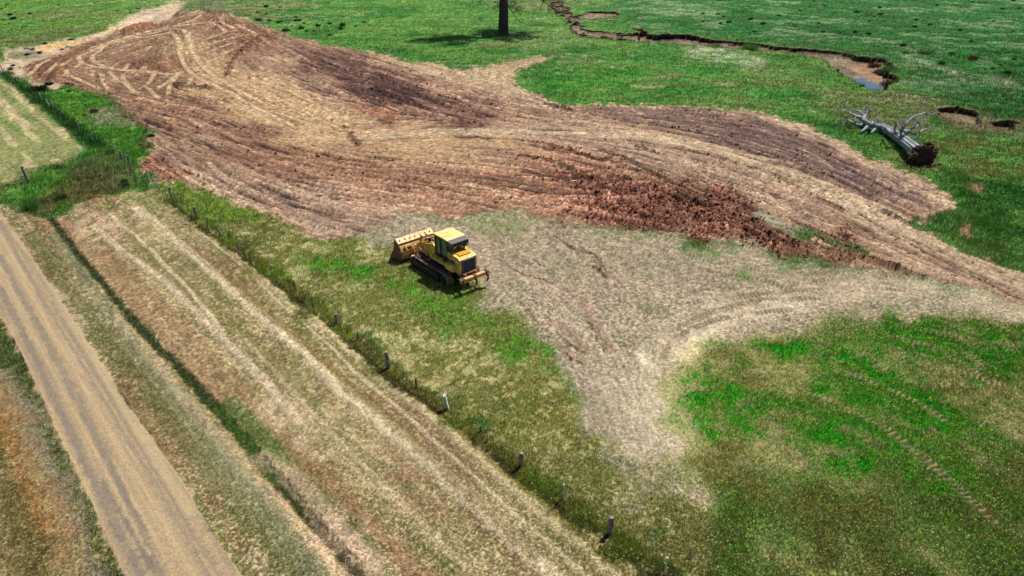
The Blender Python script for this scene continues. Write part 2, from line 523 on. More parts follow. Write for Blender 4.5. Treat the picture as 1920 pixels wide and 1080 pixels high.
for pts, w, c, a, h in [
    ([(0, 480), (60, 590), (140, 740), (215, 890), (300, 1080)], 0.22, (138, 126, 106), 0.8, -0.025),
    ([(0, 540), (75, 690), (145, 840), (205, 960), (265, 1080)], 0.20, (134, 122, 106), 0.8, -0.02),
    ([(-10, 575), (55, 700), (110, 820), (160, 930), (225, 1075)], 0.10, (182, 158, 118), 0.8, 0.01),
    ([(0, 415), (75, 545), (150, 665), (230, 800), (330, 960), (400, 1080)], 0.28, (144, 130, 110), 0.75, -0.02),
    ([(30, 400), (100, 520), (170, 640), (225, 720), (300, 850), (390, 990), (440, 1075)], 0.15, (146, 130, 106), 0.5, -0.01),
    ([(0, 440), (90, 610), (190, 780), (290, 950), (360, 1080)], 0.10, (186, 162, 124), 0.7, 0.01),
    ([(20, 445), (110, 600), (210, 765), (310, 925), (400, 1080)], 0.06, (180, 156, 116), 0.6, 0.01),
    ([(0, 500), (100, 700), (180, 850), (280, 1040)], 0.07, (184, 162, 126), 0.6, 0.01),
    ([(60, 470), (160, 640), (260, 800), (360, 960)], 0.3, (180, 162, 126), 0.7, 0.0),
    ([(190, 900), (240, 990), (290, 1075)], 0.12, (122, 112, 100), 0.7, -0.02),
]:
    roadline(pts, w, c, min(1, a * 1.15), h * 1.5)
hgt *= (1 - 0.8 * road)
hgt += road * (0.03 + 0.008 * rl)

# the paddock right of the fence, down to the bottom corner
pad = poly([(300, 350), (340, 338), (400, 362), (500, 398), (590, 425), (680, 440), (745, 470), (760, 500), (880, 530), (960, 570), (1030, 640), (1060, 720), (1110, 800), (1150, 880), (1280, 900), (1300, 780), (1265, 700), (1320, 640), (1440, 592), (1700, 590), (1960, 600), (2100, 700), (2100, 1180), (1300, 1180), (1255, 1085), (975, 872), (632, 605), (365, 408)], 6, 1.4, smooth=False)
paint(pad, (134, 134, 76), 0.9, 0.22)
paint(pad * sst(n3 + 0.3 * n1 + 0.5 * nf_, -0.1, 1.8) * 0.6, (100, 112, 50))
paint(pad * sst(-n3 + 0.3 * n1 + 0.5 * nf_, 0.2, 1.7) * 0.7, (180, 172, 132), 0.7, 0.14)
paint(pad * sst(nf_ * .6 + .5 * n1 - 0.5 * n8, 0.7, 1.8) * 0.5, (150, 124, 70))
paint(pad * sst(nf_ + n1 * 0.5, 0.7, 1.7) * 0.5, (186, 178, 136))
# lower right: green bands between crawler marks
lr = poly([(1262, 705), (1300, 660), (1330, 635), (1440, 590), (1560, 576), (1700, 592), (1960, 606), (2100, 700), (2100, 1180), (1330, 1180), (1290, 960), (1300, 800)], 7, 1.2, smooth=False)
lft = fbm(XX * TX + YY * TY, (-XX * TY + YY * TX), 5.0, 2, 61)
gm = lr * sst(0.6 * L3 + 0.25 * L2 + 0.5 * n8 + 0.2 * n1 + 0.25 * nf_, -1.3, 0.7)
paint(lr * 0.6, (120, 124, 76), 0.8, 0.14)
lowpart = sst(VV + 0.1 * (UU - 1300), 820, 1000).astype(np.float32)
paint(lr * (1 - lowpart * 0.55) * sst(-n1 + 0.5 * nf_, 0.2, 1.3) * 0.45, (166, 156, 126))
paint(gm * 0.85 * (1 - 0.3 * lowpart), (50, 116, 22), 1.0, 0.24)
paint(lr * lowpart * 0.6 * sst(n3, -1.0, 0.8), (72, 106, 40), 0.95, 0.24)
paint(lr * sst(n3 - 0.6 * n8 + 0.4 * n1, 0.9, 2.0) * 0.4, (112, 98, 46), 0.9, 0.26)
for pts in [
    [(1310, 722), (1335, 700), (1372, 712), (1400, 738), (1422, 772), (1385, 782), (1335, 772), (1308, 752)],
    [(1330, 640), (1355, 630), (1372, 655), (1345, 680), (1325, 668)],
    [(1395, 620), (1440, 618), (1490, 630), (1492, 650), (1455, 658), (1410, 640)],
    [(1505, 640), (1560, 643), (1620, 662), (1700, 690), (1745, 730), (1700, 742), (1610, 720), (1530, 700), (1505, 665)],
    [(1620, 600), (1680, 604), (1735, 625), (1745, 640), (1700, 636), (1640, 622)],
    [(1455, 705), (1500, 712), (1530, 735), (1490, 742), (1455, 725)],
    [(1570, 770), (1620, 785), (1680, 820), (1700, 845), (1640, 835), (1580, 800)],
    [(1690, 840), (1760, 870), (1840, 925), (1840, 945), (1770, 925), (1700, 875)],
    [(1830, 650), (1900, 670), (1940, 690), (1920, 715), (1850, 690)],
    [(1530, 840), (1600, 845), (1650, 900), (1620, 940), (1560, 910)],
    [(1680, 730), (1760, 760), (1830, 830), (1800, 840), (1720, 790)],
]:
    paint(poly(pts, 9, 1.6) * np.clip(0.8 + 0.25 * n1 + 0.25 * nf_, 0, 1), (34, 128, 14), 1.0, 0.26)
yel += lr * 0.5 + pad * 0.2
for pts in [
    [(820, 580), (848, 575), (862, 598), (840, 612), (818, 604)],
    [(880, 622), (930, 612), (975, 604), (1010, 625), (1036, 655), (1030, 690), (1000, 684), (958, 655), (905, 640)],
    [(905, 645), (940, 640), (955, 668), (930, 678)],
    [(1060, 715), (1100, 705), (1120, 735), (1080, 745)],
    [(590, 440), (640, 428), (668, 448), (630, 462)],
    [(600, 500), (640, 478), (662, 500), (630, 522)],
    [(640, 508), (690, 508), (690, 525), (650, 530)],
    [(740, 520), (820, 540), (900, 560), (960, 580), (900, 590), (820, 575), (750, 545)],
    [(1010, 690), (1050, 700), (1060, 725), (1020, 720)],
]:
    paint(poly(pts, 8, 1.4) * np.clip(0.75 + 0.3 * n1 + 0.3 * nf_, 0, 1), (52, 130, 24), 1.0, 0.22)
m = poly([(740, 480), (800, 520), (960, 560), (1010, 620), (940, 640), (840, 600), (760, 560)], 10, 1.0)
paint(m * 0.45, (96, 122, 48)); yel += m * 1.2
# olive strip along the fence
band([(322, 372), (365, 405), (450, 470), (555, 548), (632, 610), (727, 690), (842, 778), (975, 880), (1056, 942), (1143, 1010), (1260, 1100)], 0.62, (98, 104, 36), 0.85, 1.0, 0.34, None, 0.06, ragged=0.7)
band([(318, 376), (360, 412), (445, 478), (548, 556), (624, 618), (718, 696), (833, 785), (966, 888), (1048, 950), (1134, 1018), (1250, 1108)], 0.2, (52, 52, 22), 0.8, 0.8, 0.2, None, -0.04, ragged=0.8)  # dark line beside it: shadow of the tall fence grass, painted on
for q in [(430, 452, 0.8), (515, 510, 0.9), (600, 585, 0.7), (640, 620, 0.5), (860, 800, 0.7), (1010, 905, 0.8), (1100, 980, 0.8), (1180, 1040, 0.8)]:
    band([(q[0] - 12, q[1] - 9), (q[0] + 12, q[1] + 9)], q[2], (116, 142, 40), 0.6, 1.0, 0.34)

# grass block between the old fence and the earthworks, and the gully corner
lush1 = poly([(110, 165), (170, 172), (230, 205), (255, 222), (284, 245), (272, 268), (280, 285), (272, 305), (245, 330), (235, 345), (150, 352), (80, 370), (30, 385), (22, 350), (70, 330), (130, 310), (165, 275), (60, 190)], 5, 1.0)
paint(lush1, (72, 128, 44), 1.0, 0.32)
paint(lush1 * sst(n3, 0.3, 1.3) * 0.6, (108, 150, 56))
paint(poly([(160, 225), (215, 205), (258, 222), (250, 235), (190, 238)], 5, 1) * 0.6, (146, 134, 112), 0.5)
paint(poly([(100, 345), (150, 325), (200, 322), (250, 340), (200, 352), (120, 368), (60, 388), (40, 372)], 5, 1) * 0.75, (96, 78, 50), 0.9, 0.3)
paint(poly([(110, 362), (170, 358), (180, 368), (120, 378), (90, 385)], 4, .6) * 0.7, (150, 100, 50), 0.3, 0.1)
m = poly([(20, 360), (70, 350), (120, 352), (200, 345), (270, 335), (262, 348), (190, 356), (110, 378), (90, 395), (40, 388)], 5, 0.8)
hgt -= 0.5 * m
m = poly([(300, 345), (345, 335), (420, 365), (500, 400), (440, 420), (370, 395)], 5, 1)
paint(m * 0.8, (112, 146, 48), 1.0, 0.28)
m = band([(0, 138), (24, 152), (58, 178), (100, 210), (150, 250), (185, 275)], 0.9, (32, 84, 34), 0.95, 1.0, 0.6)
paint(poly([(175, 352), (250, 348), (300, 355), (330, 375), (300, 385), (240, 365)], 5, 1) * 0.6, (118, 132, 56))

paint(poly([(150, 300), (200, 275), (245, 300), (262, 330), (230, 345), (160, 335), (120, 325)], 6, 1) * 0.55, (118, 136, 84), 1.0, 0.6)
# ------------------------------------------------------------------ washed sand at the creek head
wash = poly([(-60, 118), (0, 112), (22, 92), (83, 83), (133, 72), (167, 68), (193, 62), (215, 45), (250, 26), (300, 12), (325, 0), (345, 4), (340, 24), (322, 36), (290, 46), (235, 62), (187, 72), (140, 95), (85, 113), (42, 128), (52, 150), (80, 155), (125, 158), (100, 168), (60, 162), (20, 135), (-60, 130)], 3, 1.0)
paint(wash, (190, 168, 140), 0.08, 0.1, 0.3)
paint(wash * sst(n3, 0.2, 1.2) * 0.7, (206, 180, 132))
paint(wash * sst(-n3 + n1 * 0.4, 0.5, 1.5) * 0.6, (140, 118, 100))
hgt -= 0.25 * wash
for pts, c, a in [([(110, 80), (170, 72), (160, 82), (100, 92), (60, 92)], (206, 172, 100), 0.8),
                  ([(230, 45), (270, 28), (285, 32), (250, 48)], (222, 196, 172), 0.8),
                  ([(330, 22), (350, 2), (415, -2), (425, 22), (380, 18), (350, 22), (320, 36)], (104, 108, 74), 0.6),
                  ([(20, 95), (70, 95), (75, 104), (25, 108)], (76, 98, 64), 0.7)]:
    paint(poly(pts, 3, 1) * a, c, 0.5, 0.2)

# ------------------------------------------------------------------ straw ground around the machine and the haul track
strawfade = 1 - 0.85 * sst(VV + 30 * n8 + 26 * n3, 830, 1000).astype(np.float32)
straw = strawfade * poly([(690, 430), (745, 400), (830, 395), (960, 392), (1050, 425), (1200, 445), (1450, 480), (1700, 515), (1960, 575), (2400, 790), (2400, 860), (1960, 612), (1700, 594), (1560, 580), (1440, 596), (1330, 645), (1275, 700), (1300, 780), (1330, 900), (1290, 960), (1180, 930), (1110, 800), (1060, 720), (1030, 640), (950, 570), (915, 535), (880, 500), (760, 470), (700, 455)], 8, 1.6, smooth=False)
paint(straw, (160, 146, 122), 0.32, 0.07, 0.15)
paint(straw * sst(n3 + 0.6 * n8 + 0.3 * nf_, 0.2, 2.0) * 0.5, (136, 142, 100), 0.5, 0.09)
paint(straw * sst(-n3 + 0.4 * L2, 0.4, 1.7) * 0.45, (160, 136, 116), 0.12, 0.05)
paint(straw * sst(nff + 0.3 * nf_ + 0.5 * L1, 0.4, 2.2) * 0.5, (196, 182, 152))
paint(straw * sst(-nff - 0.2 * nf_ - 0.6 * L1, 0.8, 2.2) * 0.6, (106, 92, 74))
hgt += straw * 0.02 * np.clip(L1, -2, 2)
# grey-green patches
gg = poly([(1395, 395), (1440, 378), (1520, 372), (1600, 400), (1700, 440), (1780, 480), (1740, 500), (1640, 470), (1540, 440), (1450, 425), (1400, 410)], 8, 1.6)
paint(gg, (168, 164, 140), 0.4, 0.08, 0.1)
paint(gg * sst(n1 + 0.7 * n3, 0.0, 1.2) * 0.7, (128, 142, 108), 0.6, 0.1)
for pts, c, a in [
    ([(880, 405), (960, 400), (985, 420), (960, 450), (910, 445), (890, 430)], (116, 136, 74), 0.6),
    ([(1300, 480), (1370, 470), (1385, 484), (1330, 496)], (74, 134, 42), 0.8),
    ([(1388, 505), (1440, 502), (1442, 512), (1395, 512)], (70, 134, 40), 0.85),
    ([(1475, 492), (1520, 500), (1515, 508), (1480, 504)], (74, 126, 50), 0.7),
    ([(1160, 560), (1220, 570), (1230, 592), (1180, 585)], (108, 126, 70), 0.6),
    ([(1180, 480), (1260, 500), (1250, 530), (1180, 515)], (128, 134, 100), 0.5),
    ([(1020, 470), (1070, 480), (1060, 500), (1020, 492)], (122, 128, 96), 0.5),
    ([(1545, 545), (1625, 552), (1620, 566), (1550, 562)], (112, 122, 62), 0.6),
    ([(1700, 408), (1740, 405), (1790, 430), (1840, 468), (1880, 490), (1920, 512), (1960, 540), (1960, 480), (1860, 440), (1790, 395), (1795, 405)], (52, 104, 34), 0.0),
    ([(1200, 650), (1240, 640), (1270, 680), (1250, 720), (1210, 700)], (226, 214, 180), 0.75),
    ([(1180, 700), (1250, 690), (1280, 760), (1260, 860), (1200, 820)], (206, 194, 166), 0.5),
    ([(1130, 840), (1200, 860), (1260, 900), (1220, 940), (1150, 900)], (176, 164, 146), 0.5),
]:
    if a > 0: paint(poly(pts, 6, 1.2) * a * np.clip(0.75 + 0.5 * n1, 0, 1), c, 0.75, 0.1)
for pts, w, c, a in [([(1940, 590), (1760, 548), (1600, 545), (1440, 566), (1320, 605), (1250, 650), (1225, 720), (1240, 820), (1235, 800)], 1.9, (206, 190, 158), 0.42),
                     ([(1500, 575), (1400, 588), (1320, 620), (1275, 660)], 0.7, (222, 206, 176), 0.5),
                     ([(1080, 600), (1150, 720), (1190, 800)], 1.6, (186, 172, 146), 0.35)]:
    band(pts, w, c, a, 0.2, 0.05, ragged=0.6, soft=0.7)
for b in [([(1040, 600), (1090, 640), (1115, 670)], 0.5, (158, 130, 112), 0.6), ([(1090, 560), (1125, 620), (1150, 655)], 0.45, (156, 126, 108), 0.6),
          ([(1040, 640), (1075, 665), (1095, 680)], 0.4, (158, 130, 112), 0.6)]:
    band(b[0], b[1], b[2], b[3], 0.05, 0.04, 0.6)

# ------------------------------------------------------------------ the bare earthworks
earth_pts = [(38, 126), (60, 112), (120, 96), (187, 70), (233, 60), (287, 47), (320, 33), (347, 23), (373, 19), (420, 27), (467, 40), (500, 53), (560, 72), (640, 90), (720, 104), (800, 122), (870, 132), (930, 120), (1020, 106), (1034, 109), (985, 127), (962, 142), (985, 168), (1025, 190), (1067, 197), (1140, 197), (1207, 200), (1300, 200), (1380, 208), (1447, 214), (1487, 227), (1527, 243), (1560, 260), (1597, 283), (1647, 300), (1707, 327), (1773, 360), (1792, 378), (1788, 402), (1740, 412), (1704, 411), (1715, 423), (1780, 452), (1850, 485), (1915, 513), (2400, 730), (2400, 800), (1910, 566), (1760, 520), (1700, 500), (1620, 470), (1500, 425), (1400, 380), (1412, 410), (1500, 440), (1560, 462), (1640, 492), (1730, 525), (1600, 500), (1450, 465), (1280, 445), (1180, 430), (1040, 425), (960, 392), (830, 398), (745, 402), (720, 425), (673, 440), (620, 447), (547, 420), (500, 400), (427, 375), (387, 357), (333, 338), (262, 332), (258, 310), (276, 300), (280, 283), (272, 268), (284, 243), (253, 220), (227, 200), (207, 180), (167, 170), (123, 157), (80, 154), (57, 150)]
earth = poly(earth_pts, 7.0, 0.8, smooth=False)
earth = sst(earth + 4 * earth * (1 - earth) * (0.15 * n1 + 0.12 * n3 + 0.16 * nf_ + 0.1 * nff), 0.2, 0.8)
paint(earth, (172, 142, 118), 0.0, 0.03, 1.0)
hgt *= (1 - 0.5 * earth)
rough = np.full((NR, NC), 0.55, np.float32)


def zone(pts, c, a, soft=14, jit=2.5, rg=None, mod=None):
    m = poly(pts, soft, jit) * a
    if mod is not None: m = m * mod
    m = m * earth
    paint(m, c)
    if rg is not None:
        global rough
        rough += (rg - rough) * np.clip(m * 1.2, 0, 1)
    return m


zone([(35, 125), (187, 70), (320, 33), (400, 22), (500, 50), (520, 92), (470, 110), (430, 140), (400, 170), (300, 192), (200, 182), (80, 155)], (146, 116, 92), 0.9, 8, 2, 0.42)
zone([(38, 128), (120, 97), (160, 90), (130, 125), (120, 158), (60, 150)], (136, 96, 72), 0.8, 5, 1, 0.6)
zone([(245, 115), (340, 105), (345, 125), (300, 137), (230, 130)], (136, 94, 70), 0.8, 6, 1, 0.5)
zone([(380, 30), (500, 52), (515, 75), (470, 90), (440, 70), (400, 50)], (132, 92, 74), 0.7, 6, 1, 0.8)
zone([(500, 60), (620, 88), (700, 110), (640, 108), (560, 90)], (150, 120, 102), 0.6, 8)
zone([(620, 92), (720, 106), (800, 124), (880, 134), (960, 120), (1030, 108), (985, 128), (960, 142), (985, 168), (940, 180), (860, 150), (720, 118)], (204, 184, 146), 0.85, 8, 2, 0.25)
zone([(280, 172), (450, 205), (560, 255), (700, 310), (960, 340), (1000, 400), (800, 375), (620, 335), (450, 305), (330, 255), (230, 207)], (146, 112, 92), 0.9, 12, 3, 0.8)
zone([(300, 265), (400, 315), (560, 350), (700, 380), (745, 402), (673, 440), (500, 400), (387, 357), (333, 338), (290, 300)], (172, 148, 128), 0.85, 10, 2, 0.6)
zone([(350, 60), (420, 110), (560, 172), (640, 205), (680, 262), (620, 292), (480, 232), (390, 180), (330, 120)], (206, 174, 132), 0.85, 12, 3, 0.22)
zone([(640, 235), (760, 235), (960, 240), (980, 262), (820, 300), (700, 290), (620, 270)], (202, 172, 132), 0.8, 12, 3, 0.28)
zone([(530, 78), (640, 98), (760, 145), (880, 182), (950, 215), (900, 240), (820, 235), (720, 215), (650, 175), (590, 130)], (122, 90, 80), 0.95, 9, 3, 1.0)
zone([(650, 140), (740, 155), (800, 185), (790, 205), (720, 195), (660, 170)], (88, 64, 60), 0.85, 7, 2, 1.2)
zone([(650, 185), (700, 200), (740, 215), (720, 225), (670, 205)], (152, 98, 74), 0.8, 5, 1.5)
zone([(500, 285), (700, 285), (900, 310), (1010, 330), (1060, 380), (1000, 400), (850, 375), (640, 345), (520, 315)], (156, 116, 92), 0.75, 12, 3, 0.9, np.clip(0.7 + 0.4 * L3, 0, 1))
zone([(640, 330), (800, 345), (960, 375), (900, 395), (760, 390), (650, 365)], (188, 148, 122), 0.6, 10, 2, 0.5)
zone([(930, 240), (1100, 250), (1300, 285), (1500, 350), (1640, 420), (1820, 490), (1960, 560), (1800, 520), (1600, 440), (1420, 380), (1240, 320), (1080, 280), (980, 260)], (184, 160, 138), 0.7, 8, 2, 0.5)
# red churned clay
redm = zone([(975, 262), (1060, 275), (1130, 285), (1220, 305), (1290, 350), (1380, 368), (1412, 405), (1500, 438), (1560, 462), (1640, 492), (1700, 516), (1600, 502), (1450, 467), (1280, 447), (1180, 432), (1060, 422), (1000, 400), (955, 370), (975, 330), (960, 290)], (152, 106, 88), 0.75, 12, 4, 1.1)
redc = zone([(1100, 340), (1220, 345), (1290, 355), (1380, 372), (1412, 405), (1500, 440), (1560, 463), (1640, 492), (1600, 502), (1450, 467), (1280, 447), (1180, 432), (1100, 410), (1060, 385)], (138, 93, 77), 0.95, 9, 3, 1.3)
zone([(960, 272), (1020, 280), (1075, 305), (1085, 318), (1040, 308), (980, 292), (950, 282)], (196, 158, 126), 0.9, 4, 0.8, 0.2)
zone([(1230, 275), (1340, 300), (1440, 345), (1540, 390), (1480, 375), (1360, 330), (1260, 300)], (170, 146, 126), 0.6, 8, 2, 0.6)
zone([(268, 270), (300, 290), (330, 310), (345, 335), (300, 340), (258, 332), (260, 312), (278, 300)], (140, 94, 66), 0.75, 5, 1.5, 1.2)
# grey-brown loop on the right with its pale rim
zone([(1075, 200), (1220, 204), (1370, 212), (1470, 240), (1550, 276), (1650, 322), (1715, 362), (1742, 388), (1700, 402), (1630, 368), (1540, 332), (1440, 300), (1300, 256), (1150, 226)], (130, 106, 96), 0.95, 5, 1.2, 0.8)
zone([(1300, 225), (1430, 255), (1540, 300), (1640, 350), (1690, 390), (1600, 355), (1460, 302), (1340, 262)], (112, 92, 88), 0.7, 6, 1.5)
zone([(1400, 212), (1487, 230), (1560, 262), (1647, 304), (1707, 330), (1770, 362), (1790, 382), (1785, 402), (1740, 410), (1755, 388), (1700, 350), (1600, 300), (1500, 250)], (200, 174, 148), 0.85, 4, 0.8, 0.4)
# haul track
for pts, w, c, a in [
    ([(640, 262), (760, 250), (850, 247), (1000, 246), (1200, 257), (1340, 288), (1480, 332), (1600, 388), (1700, 440), (1800, 480), (1940, 540)], 1.7, (206, 186, 156), 0.75),
    ([(1200, 250), (1350, 278), (1480, 318), (1600, 370), (1720, 430)], 0.9, (208, 190, 158), 0.7),
    ([(1500, 350), (1620, 405), (1740, 465), (1930, 548)], 1.2, (194, 174, 144), 0.7),
    ([(350, 60), (345, 95), (380, 145), (440, 188), (540, 240), (640, 262)], 1.2, (200, 176, 142), 0.55),
    ([(960, 230), (1100, 240), (1240, 262)], 1.0, (196, 178, 154), 0.6),
    ([(860, 135), (960, 175), (1060, 215), (1160, 240)], 1.5, (190, 172, 148), 0.5),
]:
    D, A, S, Lt = stroke(pts, w * 1.6 + 1)
    mm = sst(-(D + 0.3 * n1 * w * 0.5 + 0.2 * n3), -w * 1.3, -w * 0.5) * a * earth * np.clip(0.8 + 0.2 * L2, 0, 1)
    paint(mm, c)
    rough += (0.22 - rough) * np.clip(mm, 0, 1)

# streaks that follow the marks
e_ = earth * np.clip(rough, 0, 2)
amt = np.clip(Ls, -3, 3)
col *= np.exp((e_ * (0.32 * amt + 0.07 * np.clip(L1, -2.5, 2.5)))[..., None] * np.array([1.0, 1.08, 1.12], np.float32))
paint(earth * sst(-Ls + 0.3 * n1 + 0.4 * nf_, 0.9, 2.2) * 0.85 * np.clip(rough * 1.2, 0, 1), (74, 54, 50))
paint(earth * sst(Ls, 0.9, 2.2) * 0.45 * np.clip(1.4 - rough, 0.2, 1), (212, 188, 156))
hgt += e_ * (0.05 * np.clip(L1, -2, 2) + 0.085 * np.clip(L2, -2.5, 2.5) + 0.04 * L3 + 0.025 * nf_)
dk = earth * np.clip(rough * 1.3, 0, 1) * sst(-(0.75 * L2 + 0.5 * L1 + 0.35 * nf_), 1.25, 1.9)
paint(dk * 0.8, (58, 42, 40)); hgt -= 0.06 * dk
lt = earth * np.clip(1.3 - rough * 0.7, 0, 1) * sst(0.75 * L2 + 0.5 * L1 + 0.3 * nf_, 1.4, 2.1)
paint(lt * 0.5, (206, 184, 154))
clod += earth * np.clip(rough - 0.35, 0, 1.3) * sst(0.4 * L2 + 0.5 * n1 + 0.4 * n3, -0.2, 1.2) * 0.6
clod += earth * 0.05 * np.clip(rough * 1.5, 0, 1.5)
clod += redc * 1.9 + redm * 0.5
# furrows in the red clay
hgt += redc * (0.02 * n1 + 0.03 * np.clip(L2, -2, 2) + 0.03 * np.clip(L1, -2, 2) + 0.03 * nf_ + 0.03 * nff)
hgt += redc * 0.05


def ridge(pts, w, h, c=None, a=0.8, cl=1.0, ragged=0.5):
    global hgt, clod
    D, A, S, Lt = stroke(pts, w * 2 + 0.6)
    m = sst(-(D + ragged * w * (0.5 * n1 + 0.35 * nf_)), -w * 1.4, -w * 0.2)
    hgt += m * h * np.clip(1 + 0.35 * n1, 0.4, 1.6)
    clod += m * cl
    if c: paint(m * a, c, 0.0, None, 1.0)


DK = (92, 62, 50); DR = (120, 72, 54)
for pts, w, h, c in [
    ([(978, 293), (1018, 300), (1053, 310), (1077, 318)], 0.55, 0.28, DK),
    ([(1042, 327), (1077, 328), (1110, 340)], 1.0, 0.25, DR),
    ([(1050, 338), (1090, 336), (1120, 345)], 0.6, 0.25, DK),
    ([(1105, 325), (1135, 330), (1182, 342)], 0.4, 0.35, DK),
    ([(977, 263), (1027, 273), (1068, 282), (1100, 296)], 0.5, 0.18, DR),
    ([(1093, 293), (1143, 303), (1200, 320)], 0.5, 0.25, DK),
    ([(1123, 285), (1160, 292), (1200, 307)], 0.4, 0.22, DK),
    ([(1057, 345), (1102, 348), (1140, 356)], 0.35, 0.25, DK),
    ([(1193, 275), (1227, 284)], 0.35, 0.2, DK),
    ([(978, 318), (1000, 326), (1045, 342)], 0.5, 0.2, DK),
    ([(1022, 197), (1060, 205), (1110, 215), (1177, 229), (1277, 244), (1340, 258), (1410, 284), (1480, 304), (1560, 334)], 0.25, 0.16, (104, 80, 70)),
    ([(1022, 196), (1045, 202), (1068, 206)], 0.7, 0.25, (84, 62, 58)),
    ([(1280, 277), (1360, 301), (1440, 328), (1507, 358), (1547, 377), (1580, 393)], 0.22, 0.16, (104, 76, 64)),
    ([(1657, 396), (1680, 408), (1700, 419)], 0.5, 0.22, (90, 74, 64)),
    ([(1600, 392), (1640, 420), (1747, 477), (1830, 520), (1913, 562)], 0.12, -0.10, (112, 92, 76)),
    ([(1500, 400), (1560, 420), (1600, 440)], 0.12, -0.10, (112, 92, 76)),
    ([(1420, 378), (1450, 386), (1480, 392)], 0.10, -0.10, (112, 92, 76)),
    ([(497, 63), (470, 82), (443, 108), (432, 123), (428, 146)], 0.8, 0.35, (112, 72, 58)),
    ([(470, 148), (490, 145)], 0.6, 0.3, (110, 80, 66)),
    ([(380, 19), (400, 24), (430, 28)], 1.2, 0.6, (98, 70, 60)),
    ([(340, 23), (330, 30)], 1.0, 0.5, (100, 70, 60)),
    ([(360, 162), (390, 165)], 1.2, 0.25, (80, 56, 50)),
    ([(335, 158), (350, 165)], 1.0, 0.25, (86, 58, 50)),
    ([(700, 168), (735, 180), (765, 193)], 0.9, 0.3, (70, 52, 50)),
    ([(725, 180), (760, 186), (800, 206)], 0.5, 0.25, (76, 56, 54)),
    ([(120, 157), (167, 172), (205, 183), (228, 203), (254, 222), (284, 246)], 0.6, 0.25, (112, 80, 64)),
    ([(270, 266), (274, 280)], 0.7, 0.35, (70, 50, 42)),
    ([(715, 226), (730, 230)], 0.6, 0.25, (96, 72, 62)),
    ([(645, 238), (660, 255), (675, 275)], 0.5, 0.2, (110, 82, 66)),
    ([(895, 257), (912, 262)], 0.5, 0.2, (90, 72, 64)),
    ([(705, 298), (738, 301)], 0.3, 0.2, (90, 62, 52)),
    ([(1100, 492), (1120, 500), (1140, 520)], 0.22, 0.12, (112, 84, 70)),
    ([(1040, 440), (1075, 465), (1120, 480), (1140, 515)], 0.2, -0.10, (120, 92, 76)),
    ([(1106, 600), (1118, 630), (1133, 659)], 0.09, 0.09, (90, 70, 60)),
    ([(1057, 636), (1076, 650), (1095, 662)], 0.10, 0.09, (90, 70, 60)),
    ([(1063, 662), (1074, 672), (1092, 680)], 0.10, 0.10, (76, 60, 52)),
    ([(930, 480), (980, 510), (1040, 530)], 0.08, 0.07, (110, 90, 76)),
    ([(960, 470), (1010, 492), (1060, 540)], 0.08, 0.07, (110, 90, 76)),
    ([(700, 150), (760, 165), (830, 195)], 0.3, 0.16, (84, 62, 58)),
    ([(660, 130), (720, 142), (800, 170), (870, 195)], 0.25, 0.14, (92, 68, 62)),
    ([(690, 190), (740, 208), (800, 222)], 0.3, 0.15, (88, 64, 58)),
    ([(600, 110), (660, 140), (700, 160)], 0.3, 0.14, (90, 66, 60)),
    ([(860, 225), (880, 232), (905, 236)], 0.4, 0.18, (92, 72, 64)),
    ([(560, 100), (610, 118), (650, 130)], 0.25, 0.14, (96, 70, 62)),
]:
    ridge(pts, w, h, c)
# long furrows along the foot of the red clay
for k in range(9):
    o = k * 9.0
    pts = [(1010 + o * 2.2, 425 - o * 1.05), (1180 + o, 430 - o * .9), (1290 + o, 447 - o * 0.85), (1400 + o, 463 - o * 0.75), (1500 + o * .6, 480 - o * 0.6), (1600 + o * 0.4, 497 - o * .35)]
    ridge(pts, 0.22, 0.16 if k % 2 == 0 else -0.14, (104, 66, 50) if k % 2 == 0 else None, 0.5, 0.5, 0.7)
ridge([(1600, 478), (1640, 495), (1690, 512), (1730, 525)], 0.5, 0.2, (126, 78, 54), 0.8, 1.0)
ridge([(1640, 492), (1665, 503), (1700, 512)], 0.4, 0.2, (140, 84, 52), 0.8, 0.8)
# spoil heap by the creek head
D, A, S, Lt = stroke([(240, 62), (262, 53), (278, 50)], 6)
m = sst(-(D + 0.5 * n1 + 0.6 * n3 * 0.5), -4.2, 0.2)
hgt += 1.5 * m; paint(m * 0.9, (156, 100, 66), 0, 0, 1)

